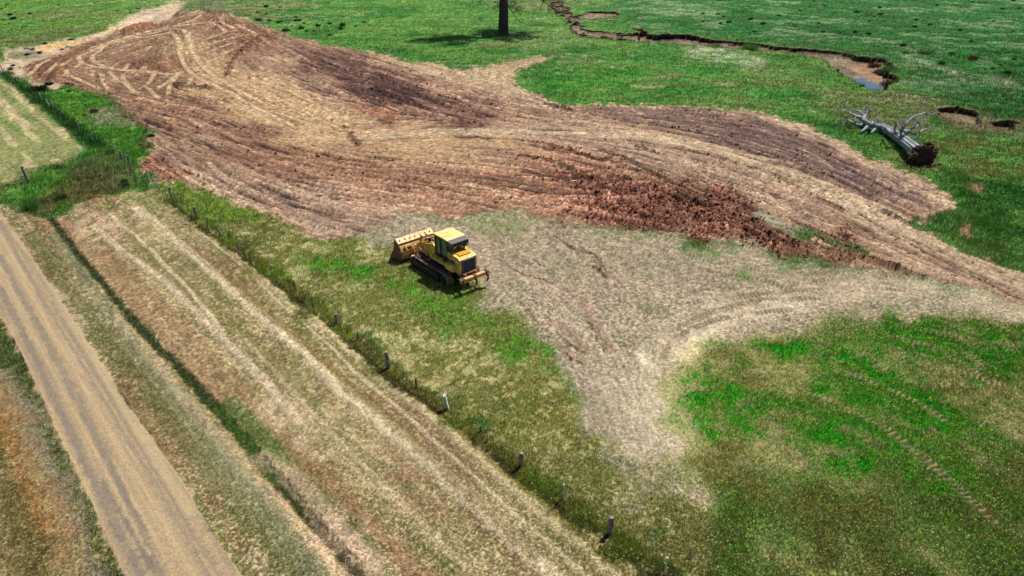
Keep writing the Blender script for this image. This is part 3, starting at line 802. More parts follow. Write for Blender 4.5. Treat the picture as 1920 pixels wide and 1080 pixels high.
# pale wheel marks, mostly pairs, in the top left corner
wheel = [
    [(95, 110), (73, 122), (63, 132), (52, 144)], [(110, 115), (97, 127), (87, 138)], [(137, 110), (123, 117), (115, 124)],
    [(250, 67), (200, 83), (160, 100), (148, 108), (155, 117), (172, 124), (192, 127), (233, 132), (320, 140), (400, 145), (450, 148)],
    [(320, 55), (250, 70), (208, 82), (182, 98), (173, 108), (182, 118), (208, 127), (267, 133), (320, 138), (420, 141)],
    [(150, 103), (217, 80), (320, 60)], [(110, 140), (137, 145), (167, 158), (192, 167)], [(192, 137), (193, 150), (198, 160), (207, 167)],
    [(200, 132), (217, 145), (237, 158), (250, 170), (273, 178)], [(230, 137), (233, 150), (247, 165), (255, 172)],
    [(255, 168), (270, 162), (283, 150), (293, 130)], [(275, 163), (292, 178), (300, 185)], [(292, 168), (313, 155), (330, 142), (345, 130)],
    [(175, 130), (172, 143)], [(233, 130), (242, 117)], [(267, 133), (273, 123)], [(140, 128), (150, 120), (158, 112)], [(125, 130), (126, 142)],
    [(320, 58), (330, 67), (338, 83), (340, 107), (350, 127), (375, 147), (420, 168), (480, 200), (560, 240)],
    [(320, 53), (345, 57), (358, 72), (363, 93), (377, 117), (397, 138), (437, 163), (500, 195)],
    [(325, 61), (334, 75), (337, 95), (344, 117), (362, 138), (400, 160)], [(350, 66), (355, 85), (366, 105), (384, 128), (412, 150)],
    [(320, 50), (362, 37), (377, 27)], [(280, 60), (340, 48), (420, 40)], [(260, 72), (330, 60)], [(160, 92), (230, 72), (310, 52)],
    [(400, 132), (437, 133), (470, 145), (503, 158)], [(378, 75), (420, 62), (450, 57)], [(382, 100), (437, 80)], [(370, 88), (420, 74), (470, 64)],
    [(395, 115), (440, 90)], [(390, 40), (410, 48), (425, 60)], [(410, 38), (440, 55)], [(440, 45), (480, 62), (494, 66)],
    [(345, 130), (322, 155), (315, 178)], [(360, 145), (350, 165)], [(450, 150), (520, 182), (600, 222), (660, 250)],
    [(480, 140), (560, 178), (640, 215)], [(520, 210), (620, 240), (700, 246)], [(600, 195), (590, 215), (578, 222)], [(625, 205), (640, 230)],
    [(1205, 246), (1214, 241)], [(960, 300), (900, 296), (880, 290)], [(880, 300), (940, 312), (1010, 320)],
    [(820, 340), (900, 350), (960, 368)], [(690, 380), (760, 385), (820, 395)], [(345, 330), (370, 345), (395, 370)], [(385, 300), (420, 330)],
]
RD = (H * F / (CP ** 2 * (VV + 160.8) ** 2)).astype(np.float32)
ww = np.clip(0.24 + 0.34 * RD, 0.3, 0.62)
for pts in wheel:
    D, A, S, Lt = stroke(pts, 1.2)
    m = sst(-(D + 0.04 * n1 + 0.05 * nf_), -1.35 * ww, -0.6 * ww) * earth * (0.95 + 0.15 * np.clip(n1 + n3, -1, 1))
    fade = sst(A, 0, 1.5) * sst(Lt - A, 0, 1.5)
    paint(m * fade * 0.9, (212, 188, 150))
    hgt -= 0.03 * m
    rim = sst(-np.abs(D - 1.7 * ww), -0.2, 0.0) * earth * fade
    hgt += 0.04 * rim; paint(rim * 0.35, (112, 82, 66))

# crawler prints: cross bars pressed along a line
def crawler(pts, w=0.3, pitch=0.34, depth=0.075, c=(150, 134, 108), a=0.6, kill=0.6):
    global hgt, gden
    D, A, S, Lt = stroke(pts, w * 1.5 + 0.4)
    m = sst(-(D + 0.05 * n1), -w * 1.25, -w * 0.75)
    patch = np.clip(0.6 + 0.8 * n3 + 0.3 * n1, 0, 1)
    bar = np.sin(A * 2 * math.pi / pitch + 1.3 * n3 + 0.4 * n1 + 0.5 * np.abs(S) / w)
    fade = sst(A, 0, 1) * sst(Lt - A, 0, 1) * patch
    hgt += m * fade * (-0.05 + depth * bar)
    paint(m * fade * a, c)
    paint(m * fade * a * sst(-bar, 0.2, 0.8), (84, 68, 56))
    gden *= 1 - kill * m * fade


cr = [
    [(1470, 533), (1560, 525), (1660, 522), (1750, 533)], [(1440, 520), (1553, 512), (1660, 508), (1740, 520)], [(1380, 500), (1460, 510), (1560, 538), (1680, 548)],
    [(1300, 505), (1400, 520), (1500, 545), (1600, 550)], [(1250, 480), (1340, 492), (1440, 497)], [(1340, 560), (1480, 545), (1600, 540), (1760, 560), (1860, 600)],
    [(1640, 530), (1747, 556), (1833, 594), (1920, 640)], [(1740, 535), (1847, 567), (1925, 588)], [(1480, 640), (1580, 625), (1663, 632), (1760, 662), (1860, 720)],
    [(1560, 628), (1640, 645), (1700, 660), (1752, 668)], [(1520, 620), (1600, 612), (1700, 616), (1800, 640), (1920, 660)], [(1600, 660), (1700, 680), (1770, 696), (1803, 702), (1900, 730)],
    [(1750, 620), (1830, 640), (1930, 650)], [(1800, 660), (1830, 680), (1840, 705)], [(1580, 700), (1680, 740), (1780, 800), (1860, 880)], [(1430, 700), (1520, 740), (1640, 800), (1760, 890), (1880, 1000)],
    [(1100, 590), (1130, 640), (1150, 660)], [(1045, 605), (1085, 645), (1108, 672)], [(960, 410), (1020, 450), (1060, 480), (1100, 560)], [(1150, 430), (1240, 470), (1330, 480)],
    [(900, 470), (960, 480), (1010, 500)], [(1000, 510), (1060, 530), (1100, 560)], [(1260, 620), (1340, 580), (1440, 560), (1560, 560)], [(1240, 680), (1260, 640), (1320, 605), (1400, 585), (1500, 580)],
    [(1080, 660), (1160, 760), (1200, 860)], [(1700, 560), (1800, 610), (1900, 690)],
]
cr.remove([(1080, 660), (1160, 760), (1200, 860)])
for p in cr: crawler(p)
for p in [[(1020, 276), (1070, 284), (1110, 290)], [(1020, 228), (1060, 233)], [(1330, 330), (1400, 345), (1470, 372)], [(1080, 285), (1130, 295)], [(1200, 258), (1300, 280), (1380, 300)]]:
    crawler(p, 0.3, 0.35, 0.06, (150, 118, 98), 0.4)

# ------------------------------------------------------------------ creek: sunken bed with a steep far bank
bed = [(1030, -12), (1050, -6), (1062, 10), (1085, 40), (1094, 55), (1125, 61), (1180, 64), (1200, 60), (1186, 54), (1200, 55), (1216, 66), (1290, 67), (1350, 76), (1430, 84), (1460, 90), (1530, 92), (1575, 97), (1604, 107), (1640, 110), (1662, 118), (1655, 134), (1676, 139), (1684, 150), (1662, 163), (1648, 169), (1622, 161), (1595, 147), (1577, 134), (1548, 115), (1500, 100), (1430, 92), (1340, 88), (1250, 80), (1200, 77), (1130, 73), (1088, 67), (1072, 55), (1066, 42), (1046, 30), (1036, 12)]
bedm = poly(bed, 1.2, 0.7, smooth=False)
thin = sst(UU, 1230, 1170).astype(np.float32)
bedm = np.where((thin > 0.5) & (n3 + 0.5 * n8 > 0.35), 0, bedm).astype(np.float32)
for pts in [[(1772, 204), (1800, 201), (1834, 213), (1850, 226), (1846, 236), (1800, 229), (1768, 216)], [(1868, 226), (1895, 226), (1915, 236), (1900, 243), (1872, 238)],
            [(1083, 30), (1110, 22), (1150, 23), (1157, 28), (1130, 35), (1095, 35)], [(1640, 108), (1662, 112), (1676, 128), (1660, 140), (1650, 128)]]:
    bedm = np.maximum(bedm, poly(pts, 1.2, 0.7, smooth=False))
paint(blur(bedm, 1), (136, 118, 92), 0.2, 0.12, 0.5)
paint(bedm * sst(n3, 0, 1.2) * 0.5, (168, 146, 116))
paint(bedm * sst(-n3 + n1, 0.3, 1.5) * 0.7, (84, 104, 52), 0.8, 0.2)
paint(bedm * sst(-n3 + 0.5 * n1, 0.4, 1.4) * 0.7, (112, 86, 72))
paint(poly([(1580, 110), (1640, 116), (1655, 130), (1640, 140), (1600, 128)], 3, 0.5) * bedm * 0.6, (160, 116, 86))
ldep = 0.55 + 0.45 * sst(UU, 1150, 1560)
soft_bed = np.minimum(bedm, sst(blur(bedm, 3), 0.25, 0.9))
ldep = 0.25 + 0.6 * sst(UU + 12 * n3, 1170, 1215) + 0.1 * sst(UU, 1500, 1580) + 0.16 * n3 - 0.25 * sst(UU, 1330, 1380)
hgt = hgt * (1 - bedm) - bedm * (1.1 * ldep).astype(np.float32) + 0.06 * n3 * bedm
pool = poly([(1586, 138), (1612, 139), (1640, 148), (1662, 160), (1656, 176), (1626, 172), (1596, 156)], 2, 0.2)
hgt -= pool * 0.45 * bedm
# broken bank edge: dark cut soil with the bank's shade painted in, undercut a little at its foot
bb_ = bedm > 0.5
first = bb_.copy(); first[1:] &= ~bb_[:-1]; first[0] = False
up_Y = np.vstack([YY[:1], YY[:-1]])
YY = np.where(first, up_Y + 0.12, YY).astype(np.float32)
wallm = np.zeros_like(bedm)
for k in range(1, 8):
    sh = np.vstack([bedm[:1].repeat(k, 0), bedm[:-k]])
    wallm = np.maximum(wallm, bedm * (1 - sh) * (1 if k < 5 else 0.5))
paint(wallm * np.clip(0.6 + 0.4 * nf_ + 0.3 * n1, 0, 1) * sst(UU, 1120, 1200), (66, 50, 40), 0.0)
clod += wallm * 0.5
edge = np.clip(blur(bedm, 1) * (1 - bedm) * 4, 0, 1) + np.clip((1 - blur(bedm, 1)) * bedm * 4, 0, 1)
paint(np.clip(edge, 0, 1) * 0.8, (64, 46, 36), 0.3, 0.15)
for pts in [[(1105, 3), (1122, 8), (1110, 10)], [(1740, 92), (1752, 95), (1745, 100), (1728, 99)], [(1720, 92), (1745, 93), (1748, 101), (1723, 100)],
            [(1660, 142), (1680, 142), (1685, 154), (1664, 157), (1650, 150)]]:
    m = poly(pts, 1.2, 0.3)
    paint(m, (66, 46, 36), 0.0, 0.1); hgt = hgt * (1 - m) - 1.0 * m
for pts, c in [([(1765, 205), (1850, 222), (1920, 235), (1925, 245), (1850, 245), (1780, 225)], (126, 104, 76)), ([(1690, 180), (1720, 186), (1730, 196), (1700, 190)], (150, 134, 100))]:
    paint(poly(pts, 4, 1) * 0.6, c, 0.5)
# paler spots by the loop
paint(poly([(1815, 350), (1835, 346), (1845, 358), (1825, 362)], 3, .5) * 0.9, (150, 112, 84), 0.2)
paint(poly([(1800, 420), (1818, 425), (1830, 440), (1810, 436)], 3, .5) * 0.9, (156, 122, 92), 0.3)
# loosened soil round the root plate of the fallen tree
m = poly([(1700, 285), (1730, 300), (1765, 305), (1760, 315), (1725, 314), (1700, 300)], 3, 0.6)
paint(m * 0.85, (92, 62, 44), 0.2, 0.1); clod += m

# fine grain everywhere
gr = 1 - 0.75 * road
# settle the tones of the big surfaces
hv = np.clip(hay + hayL + verge_l, 0, 1) * (1 - road) * (1 - earth)
col *= 1 + hv[..., None] * (np.array([0.84, 0.79, 0.80], np.float32) - 1)
col *= 1 + earth[..., None] * (np.array([0.715, 0.665, 0.61], np.float32) - 1)
col *= 1 + road[..., None] * (np.array([0.95, 0.925, 0.91], np.float32) - 1)
sw = straw * (1 - earth)
col *= 1 + sw[..., None] * (np.array([0.90, 0.88, 0.86], np.float32) - 1)
col *= 1 + (lr * (1 - earth))[..., None] * (np.array([1.10, 1.10, 1.0], np.float32) - 1)
pg = np.clip(pad + lr, 0, 1) * (1 - sw) * (1 - earth)
col *= 1 + pg[..., None] * (np.array([1.0, 1.0, 0.86], np.float32) - 1)
colb = col.copy()
col *= np.exp(((0.07 * nf_ + 0.11 * nff + 0.03 * n1) * gr * (1 + 0.8 * earth))[..., None])
hgt += 0.006 * nff * (1 - road) + 0.008 * nf_ * (1 - road)
KA = 0.70
green_ = sst(col[..., 1] / (col[..., 0] + 1e-4), 1.3, 2.4)
col = col * (1 + 0.14 * green_[..., None] * np.array([2.0, 1.5, 0.5], np.float32)); colb = colb * (1 + 0.14 * green_[..., None] * np.array([2.0, 1.5, 0.5], np.float32))
col = np.clip(col * KA, 0.004, 0.75); colb = np.clip(colb * KA, 0.004, 0.75)

# fade the relief out where the grid gets coarse
# ------------------------------------------------------------------ make the ground sheets
def pmat(name):
    m = bpy.data.materials.new(name)
    m.use_nodes = True
    return m, m.node_tree.nodes, m.node_tree.links


def ground_material(name, bump, scale, rough_v):
    m, n, l = pmat(name)
    b = n["Principled BSDF"]
    at = n.new("ShaderNodeAttribute"); at.attribute_name = "Col"
    tc = n.new("ShaderNodeTexCoord")
    no = n.new("ShaderNodeTexNoise"); no.inputs["Scale"].default_value = scale * 2; no.inputs["Detail"].default_value = 4
    l.new(tc.outputs["Object"], no.inputs["Vector"])
    mr = n.new("ShaderNodeMapRange"); mr.inputs[1].default_value = 0.3; mr.inputs[2].default_value = 0.7
    mr.inputs[3].default_value = 0.72; mr.inputs[4].default_value = 1.28
    l.new(no.outputs["Fac"], mr.inputs[0])
    mx = n.new("ShaderNodeVectorMath"); mx.operation = 'SCALE'
    l.new(at.outputs["Color"], mx.inputs[0]); l.new(mr.outputs[0], mx.inputs["Scale"])
    l.new(mx.outputs[0], b.inputs["Base Color"])
    bp = n.new("ShaderNodeBump"); bp.inputs["Strength"].default_value = bump; bp.inputs["Distance"].default_value = 0.06
    l.new(no.outputs["Fac"], bp.inputs["Height"]); l.new(bp.outputs[0], b.inputs["Normal"])
    b.inputs["Roughness"].default_value = rough_v
    b.inputs["Specular IOR Level"].default_value = 0.15
    return m


mat_ground = ground_material("pasture_ground", 0.5, 7.0, 0.95)
mat_soil = ground_material("churned_soil", 0.7, 6.0, 0.95)
mat_road = ground_material("gravel_road", 0.25, 9.0, 0.9)
mat_bed = ground_material("creek_bed_sand", 0.5, 5.0, 0.9)


def zat(u, v):
    i = int(np.clip(np.searchsorted(vs, v), 0, NR - 1)); j = int(np.clip(np.searchsorted(us, u), 0, NC - 1))
    return float(hgt[i, j])


idx = np.arange(NR * NC, dtype=np.int64).reshape(NR, NC)
q00, q01, q11, q10 = idx[:-1, :-1], idx[:-1, 1:], idx[1:, 1:], idx[1:, :-1]
cls = np.zeros((NR - 1, NC - 1), np.int8)
cls[(earth[:-1, :-1] > 0.5)] = 1
cls[(bedm[:-1, :-1] > 0.5)] = 3
cls[(road[:-1, :-1] > 0.5)] = 2
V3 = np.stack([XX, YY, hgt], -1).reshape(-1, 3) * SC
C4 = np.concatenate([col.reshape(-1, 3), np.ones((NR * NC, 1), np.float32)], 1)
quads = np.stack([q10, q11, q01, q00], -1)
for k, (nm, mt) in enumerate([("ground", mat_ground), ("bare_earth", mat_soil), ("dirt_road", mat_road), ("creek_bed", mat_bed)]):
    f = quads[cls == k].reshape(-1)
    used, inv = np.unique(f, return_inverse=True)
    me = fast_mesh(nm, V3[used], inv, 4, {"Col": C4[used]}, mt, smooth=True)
    o = bpy.data.objects.new(nm, me)
    C.objects.link(o)
    props(o, kind="structure")

# ------------------------------------------------------------------ object helpers (metres from here on)
HR = H * SC


def P3(u, v, z=0.0):
    dx, dy = (u - 960) / F, (v - 540) / F
    Z = (HR - z) / (SP + dy * CP)
    return Vector((dx * Z, Z * (CP - dy * SP), z))


def gz(u, v):
    return zat(u, v) * SC


def simple_mat(name, rgb, rough=0.7, metal=0.0, noise=0.15, nscale=6.0, bump=0.0, spec=0.5, mix=None, mixamt=0.4):
    m, n, l = pmat(name)
    b = n["Principled BSDF"]
    b.inputs["Roughness"].default_value = rough
    b.inputs["Metallic"].default_value = metal
    b.inputs["Specular IOR Level"].default_value = spec
    tc = n.new("ShaderNodeTexCoord")
    no = n.new("ShaderNodeTexNoise"); no.inputs["Scale"].default_value = nscale; no.inputs["Detail"].default_value = 5
    l.new(tc.outputs["Object"], no.inputs["Vector"])
    cr_ = n.new("ShaderNodeValToRGB")
    c = lin(rgb)
    lo = lin(mix) if mix else c * (1 - noise * 2)
    cr_.color_ramp.elements[0].position = 0.5 - mixamt * 0.4; cr_.color_ramp.elements[0].color = (*[float(x) for x in lo], 1)
    cr_.color_ramp.elements[1].position = 0.62; cr_.color_ramp.elements[1].color = (*[float(min(1, x * (1 + noise * .4))) for x in c], 1)
    l.new(no.outputs["Fac"], cr_.inputs[0]); l.new(cr_.outputs[0], b.inputs["Base Color"])
    if bump:
        bp = n.new("ShaderNodeBump"); bp.inputs["Strength"].default_value = bump; bp.inputs["Distance"].default_value = 0.03
        l.new(no.outputs["Fac"], bp.inputs["Height"]); l.new(bp.outputs[0], b.inputs["Normal"])
    return m


def obj(name, bm, mat, parent=None, bevel=0.0, smooth=False):
    if bevel > 0:
        bmesh.ops.bevel(bm, geom=[e for e in bm.edges if len(e.link_faces) == 2 and e.calc_face_angle(0) > 0.5], offset=bevel, segments=2, profile=0.6, affect='EDGES')
    bmesh.ops.recalc_face_normals(bm, faces=bm.faces)
    me = bpy.data.meshes.new(name)
    bm.to_mesh(me); bm.free()
    if smooth:
        me.polygons.foreach_set("use_smooth", np.ones(len(me.polygons), bool))
    for mm in (mat if isinstance(mat, (list, tuple)) else [mat]): me.materials.append(mm)
    o = bpy.data.objects.new(name, me)
    C.objects.link(o)
    if parent: o.parent = parent
    return o


def box(bm, x0, x1, y0, y1, z0, z1, mat=0):
    v = [bm.verts.new(p) for p in [(x0, y0, z0), (x1, y0, z0), (x1, y1, z0), (x0, y1, z0), (x0, y0, z1), (x1, y0, z1), (x1, y1, z1), (x0, y1, z1)]]
    for f in [(0, 3, 2, 1), (4, 5, 6, 7), (0, 1, 5, 4), (1, 2, 6, 5), (2, 3, 7, 6), (3, 0, 4, 7)]:
        bm.faces.new([v[i] for i in f]).material_index = mat
    return v


def prism(bm, prof, y0, y1):
    """x,z profile pulled out across the machine"""
    a = [bm.verts.new((x, y0, z)) for x, z in prof]; b = [bm.verts.new((x, y1, z)) for x, z in prof]
    n = len(prof)
    bm.faces.new(a); bm.faces.new(b[::-1])
    for i in range(n): bm.faces.new([a[i], b[i], b[(i + 1) % n], a[(i + 1) % n]])


def shell(bm, prof, y0, y1, t):
    """open x,z line with thickness t pulled across"""
    n = len(prof)
    out = []
    for i, (x, z) in enumerate(prof):
        a = prof[max(0, i - 1)]; b = prof[min(n - 1, i + 1)]
        dx, dz = b[0] - a[0], b[1] - a[1]; L = math.hypot(dx, dz) or 1
        out.append((x - dz / L * t, z + dx / L * t))
    prism(bm, list(prof) + out[::-1], y0, y1)


def tube(bm, pts, radii, seg=8, rough=0.0, rnd=random, flat=1.0, ridge_=0.0):
    pts = [Vector(p) for p in pts]
    rings = []
    up = Vector((0, 0, 1))
    rg_ = [1 + ridge_ * rnd.uniform(-1, 1) for k in range(seg)] if ridge_ else [1] * seg
    for i, p in enumerate(pts):
        d = (pts[min(i + 1, len(pts) - 1)] - pts[max(i - 1, 0)])
        d = d.normalized() if d.length > 1e-6 else Vector((0, 0, 1))
        s = d.cross(up)
        if s.length < 0.1: s = d.cross(Vector((0, 1, 0)))
        s.normalize(); t = s.cross(d)
        r = radii[i] if isinstance(radii, (list, tuple)) else radii
        rings.append([bm.verts.new(p + (s * math.cos(a) + t * math.sin(a) * flat) * r * rg_[k] * (1 + rough * rnd.uniform(-1, 1))) for k, a in [(k, 2 * math.pi * k / seg) for k in range(seg)]])
    for i in range(len(rings) - 1):
        for k in range(seg):
            bm.faces.new([rings[i][k], rings[i][(k + 1) % seg], rings[i + 1][(k + 1) % seg], rings[i + 1][k]])
    bm.faces.new(rings[0][::-1]); bm.faces.new(rings[-1])


def cylY(bm, x, z, r, y0, y1, seg=20):
    prism(bm, [(x + r * math.cos(2 * math.pi * k / seg), z + r * math.sin(2 * math.pi * k / seg)) for k in range(seg)], y0, y1)


def empty(name, loc, rz=0.0):
    o = bpy.data.objects.new(name, None)
    o.location = loc; o.rotation_euler = (0, 0, rz); o.empty_display_size = 0.3
    C.objects.link(o)
    return o


# ------------------------------------------------------------------ the crawler loader
m_yel = simple_mat("dusty_yellow_paint", (218, 176, 74), 0.6, 0, 0.12, 2.6, 0.08, mix=(158, 122, 70), mixamt=0.75)
m_roof = simple_mat("sun_bleached_yellow_paint", (226, 192, 116), 0.65, 0, 0.1, 1.8, 0.05, mix=(190, 160, 100), mixamt=0.7)
m_org = simple_mat("scuffed_bucket_paint", (206, 162, 92), 0.65, 0, 0.2, 3.0, 0.15, mix=(136, 88, 52), mixamt=0.75)
m_blk = simple_mat("black_cab_paint", (34, 32, 34), 0.35, 0, 0.2, 4.0)
m_grey = simple_mat("grey_plastic_housing", (92, 84, 82), 0.6, 0, 0.2, 5.0)
m_steel = simple_mat("dirty_track_steel", (74, 62, 58), 0.55, 0.3, 0.3, 7.0, 0.2, mix=(40, 34, 32))
m_shoe = simple_mat("worn_track_shoes", (140, 116, 100), 0.5, 0.3, 0.3, 6.0, 0.2, mix=(78, 60, 50))
m_dark = simple_mat("greasy_dark_steel", (30, 28, 32), 0.5, 0.2, 0.3, 6.0)
m_blue = simple_mat("blue_black_fender", (28, 36, 66), 0.35, 0.1, 0.2, 4.0)  # blue-black puts cab shade and reflected sky into the fender colour
m_rust = simple_mat("rusty_steel", (128, 82, 56), 0.8, 0.1, 0.3, 6.0, 0.2, mix=(82, 52, 40))
m_bright = simple_mat("bare_bright_steel", (190, 186, 180), 0.3, 0.8, 0.1, 5.0)
m_hose = simple_mat("black_hose_rubber", (24, 24, 26), 0.6)
m_glass, _n, _l = pmat("tinted_cab_glass")
_b = _n["Principled BSDF"]; _b.inputs["Base Color"].default_value = linc(84, 118, 112); _b.inputs["Roughness"].default_value = 0.06
_b.inputs["Metallic"].default_value = 0.0; _b.inputs["Specular IOR Level"].default_value = 0.9; _b.inputs["Alpha"].default_value = 0.86

LX = empty("crawler_loader", (0, 0, 0))
LOC = P3(0, 0)
LX.location = (-4.45, 39.75, gz(835, 515) - 0.03)
LX.rotation_euler = (0, 0, math.radians(130.5))
props(LX, "yellow crawler loader with black cab, wide bucket and rear ripper parked on the straw", "loader")

# belly and side rails
bm = bmesh.new()
prism(bm, [(-2.55, 0.62), (1.6, 0.62), (1.75, 0.95), (1.5, 1.2), (-2.55, 1.2)], -0.62, 0.62)
obj("chassis", bm, m_dark, LX, 0.03)
for s in (-1, 1):
    bm = bmesh.new()
    y0, y1 = (0.64, 0.92) if s > 0 else (-0.92, -0.64)
    prism(bm, [(0.2, 1.28), (0.2, 1.5), (-1.5, 1.5), (-1.52, 1.28)], y0, y1)
    obj("side_rail", bm, m_yel, LX, 0.02)
    bm = bmesh.new()
    box(bm, -2.35, -1.54, y0, y1 + (0.06 if s > 0 else 0), 1.2, 1.58)
    t_ = obj("tool_box", bm, m_yel, LX, 0.025)
    bm = bmesh.new(); yy = 0.99 if s > 0 else -0.93
    box(bm, -2.27, -1.62, yy - 0.01, yy + 0.01, 1.27, 1.52); obj("lid", bm, m_roof, t_)

# engine hood at the rear
bm = bmesh.new()
prism(bm, [(-2.7, 1.0), (-2.7, 2.02), (-2.52, 2.12), (-1.45, 2.2), (-1.45, 1.2)], -0.66, 0.66)
hood = obj("engine_hood", bm, m_yel, LX, 0.035)
bm = bmesh.new()
box(bm, -2.42, -1.62, -0.42, 0.42, 2.165, 2.2)
obj("hood_panel", bm, simple_mat("worn_yellow_panel", (196, 150, 30), 0.45, 0, 0.2, 5, mix=(150, 108, 30)), hood, 0.01)
m_vent = simple_mat("brown_vent", (110, 72, 30), 0.7)  # even brown for the hood's side vents
for s in (-1, 1):
    bm = bmesh.new(); y = s * 0.675
    box(bm, -2.2, -1.75, y - 0.012, y + 0.012, 1.45, 1.78)
    obj("side_vent", bm, m_vent, hood)
bm = bmesh.new()
box(bm, -2.52, -2.34, 0.664, 0.684, 1.80, 1.90)
obj("decal", bm, simple_mat("white_decal", (224, 222, 214), 0.5), hood)
bm = bmesh.new()
box(bm, -2.735, -2.70, -0.50, 0.50, 1.14, 1.98)
grille = obj("radiator_grille", bm, simple_mat("grille_back", (28, 34, 52), 0.5), LX)
bm = bmesh.new()
for k in range(13):
    z = 1.19 + k * 0.062
    box(bm, -2.765, -2.735, -0.46, 0.46, z, z + 0.016)
for k in range(9):
    y = -0.44 + k * 0.11
    box(bm, -2.772, -2.766, y - 0.007, y + 0.007, 1.17, 1.96)
for a in [(-0.5, -0.465), (0.465, 0.5)]: box(bm, -2.78, -2.736, a[0], a[1], 1.14, 1.98)
box(bm, -2.78, -2.736, -0.464, 0.464, 1.14, 1.17); box(bm, -2.80, -2.736, -0.464, 0.464, 1.955, 2.0)
obj("slats", bm, simple_mat("grille_bars", (84, 92, 112), 0.45, 0.2), grille)
bm = bmesh.new()
box(bm, -2.92, -2.62, -0.56, 0.56, 0.82, 1.12)
obj("rear_bumper", bm, m_rust, LX, 0.03)

# cab
bm = bmesh.new()
X0, X1, Y0, Y1 = -1.42, -0.02, -0.62, 0.62
box(bm, X0, X1, Y0, Y1, 1.3, 1.72)
for x in (X0, X0 + 0.66, X1 - 0.1):
    for y in (Y0, Y1 - 0.08): box(bm, x, x + 0.1, y, y + 0.08, 1.72, 2.8)
box(bm, X0 + 0.02, X0 + 0.08, Y0 + 0.08, Y1 - 0.08, 1.72, 2.05)
box(bm, X0, X1, Y0, Y1, 2.8, 2.9)
cab = obj("cab", bm, m_blk, LX, 0.012)
for nm, a in [("side_window", (X0 + 0.1, X0 + 0.66, Y1 - 0.05, Y1 - 0.03)), ("side_window", (X0 + 0.1, X0 + 0.66, Y0 + 0.03, Y0 + 0.05)),
              ("windscreen", (X1 - 0.05, X1 - 0.03, Y0 + 0.08, Y1 - 0.08)), ("rear_window", (X0 + 0.04, X0 + 0.06, Y0 + 0.08, Y1 - 0.08))]:
    bm = bmesh.new(); box(bm, a[0], a[1], a[2], a[3], 1.72 if nm != "rear_window" else 2.05, 2.8)
    obj(nm, bm, m_glass, cab)
for y0 in (Y1 - 0.045, Y0 + 0.02):
    bm = bmesh.new()
    xa, xb = X0 + 0.77, X1 - 0.11
    box(bm, xa, xb, y0, y0 + 0.025, 1.35, 2.78)
    dr = obj("door", bm, m_glass, cab)
    bm = bmesh.new()
    yf = y0 + 0.025 if y0 > 0 else y0 - 0.03
    for q in [(xa, xa + 0.05, 1.35, 2.78), (xb - 0.05, xb, 1.35, 2.78), (xa + 0.05, xb - 0.05, 1.35, 1.42), (xa + 0.05, xb - 0.05, 2.71, 2.78)]:
        box(bm, q[0], q[1], yf, yf + 0.03, q[2], q[3])
    obj("door_frame", bm, m_blk, dr)
    bm = bmesh.new(); yh = yf + 0.03 if y0 > 0 else yf - 0.03
    tube(bm, [(xa + 0.08, yh, 1.7), (xa + 0.08, yh, 2.25)], 0.014, 6); obj("handle", bm, m_bright, dr)
bm = bmesh.new()
prism(bm, [(0.06, 2.9), (0.06, 2.94), (-0.2, 3.0), (-1.38, 3.0), (-1.5, 2.95), (-1.5, 2.9)], -0.70, 0.70)
roof = obj("cab_roof", bm, m_roof, LX, 0.02)
bm = bmesh.new()
for x in (-0.5, -0.95): box(bm, x, x + 0.012, -0.66, 0.66, 3.0, 3.008)
cylY(bm, -0.62, 3.0, 0.03, -0.03, 0.03, 10)
obj("roof_seam", bm, simple_mat("seam_brown", (150, 112, 60), 0.6), roof)  # brown strips over the roof joints, darker than the roof paint
bm = bmesh.new()
prism(bm, [(-1.5, 2.93), (-1.92, 2.86), (-1.92, 2.6), (-1.5, 2.62)], -0.66, 0.66)
ac = obj("roof_cooler", bm, m_grey, LX, 0.02)
bm = bmesh.new()
for k in range(12):
    y = -0.56 + k * 0.1
    box(bm, -1.945, -1.92, y - 0.03, y + 0.03, 2.64, 2.8)
obj("cooler_grille", bm, m_dark, ac)
for y in (-0.6, 0.52):
    bm = bmesh.new(); prism(bm, [(-1.52, 2.6), (-1.85, 2.6), (-1.62, 2.2), (-1.5, 2.2)], y, y + 0.08)
    obj("rear_brace", bm, m_blk, LX)
bm = bmesh.new()
tube(bm, [(-0.7, 0.0, 1.75), (-0.7, 0, 2.2)], [0.25, 0.22], 8); box(bm, -0.98, -0.88, -0.24, 0.24, 1.95, 2.55)
obj("operator_seat", bm, m_dark, cab, 0.02)

# stack, pre-cleaner, handrails, lights
bm = bmesh.new(); tube(bm, [(-1.74, 0.22, 2.1), (-1.74, 0.22, 2.5), (-1.82, 0.22, 2.62)], [0.06, 0.06, 0.06], 12); obj("exhaust_pipe", bm, m_bright, LX, smooth=True)
bm = bmesh.new(); tube(bm, [(-1.72, -0.12, 2.15), (-1.72, -0.12, 2.38)], 0.08, 12)
pc = obj("intake_pipe", bm, m_grey, LX, smooth=True)
bm = bmesh.new(); tube(bm, [(-1.72, -0.12, 2.36), (-1.72, -0.12, 2.42), (-1.72, -0.12, 2.56), (-1.72, -0.12, 2.62)], [0.1, 0.17, 0.17, 0.09], 16); obj("intake_bowl", bm, m_grey, pc, smooth=True)
for y in (0.58, -0.58):
    bm = bmesh.new()
    tube(bm, [(-1.5, y, 2.2), (-1.52, y, 2.42), (-1.9, y, 2.36), (-2.0, y, 2.12)], 0.018, 6)
    obj("handrail", bm, m_yel, LX, smooth=True)
bm = bmesh.new()
for y in (0.72, 0.80, 0.88): tube(bm, [(-1.2, y, 1.5), (-1.32, y - 0.02, 1.75), (-1.62, y - 0.08, 1.7), (-1.7, y - 0.1, 1.5)], 0.022, 6)
obj("hose_loop", bm, m_hose, LX, smooth=True)
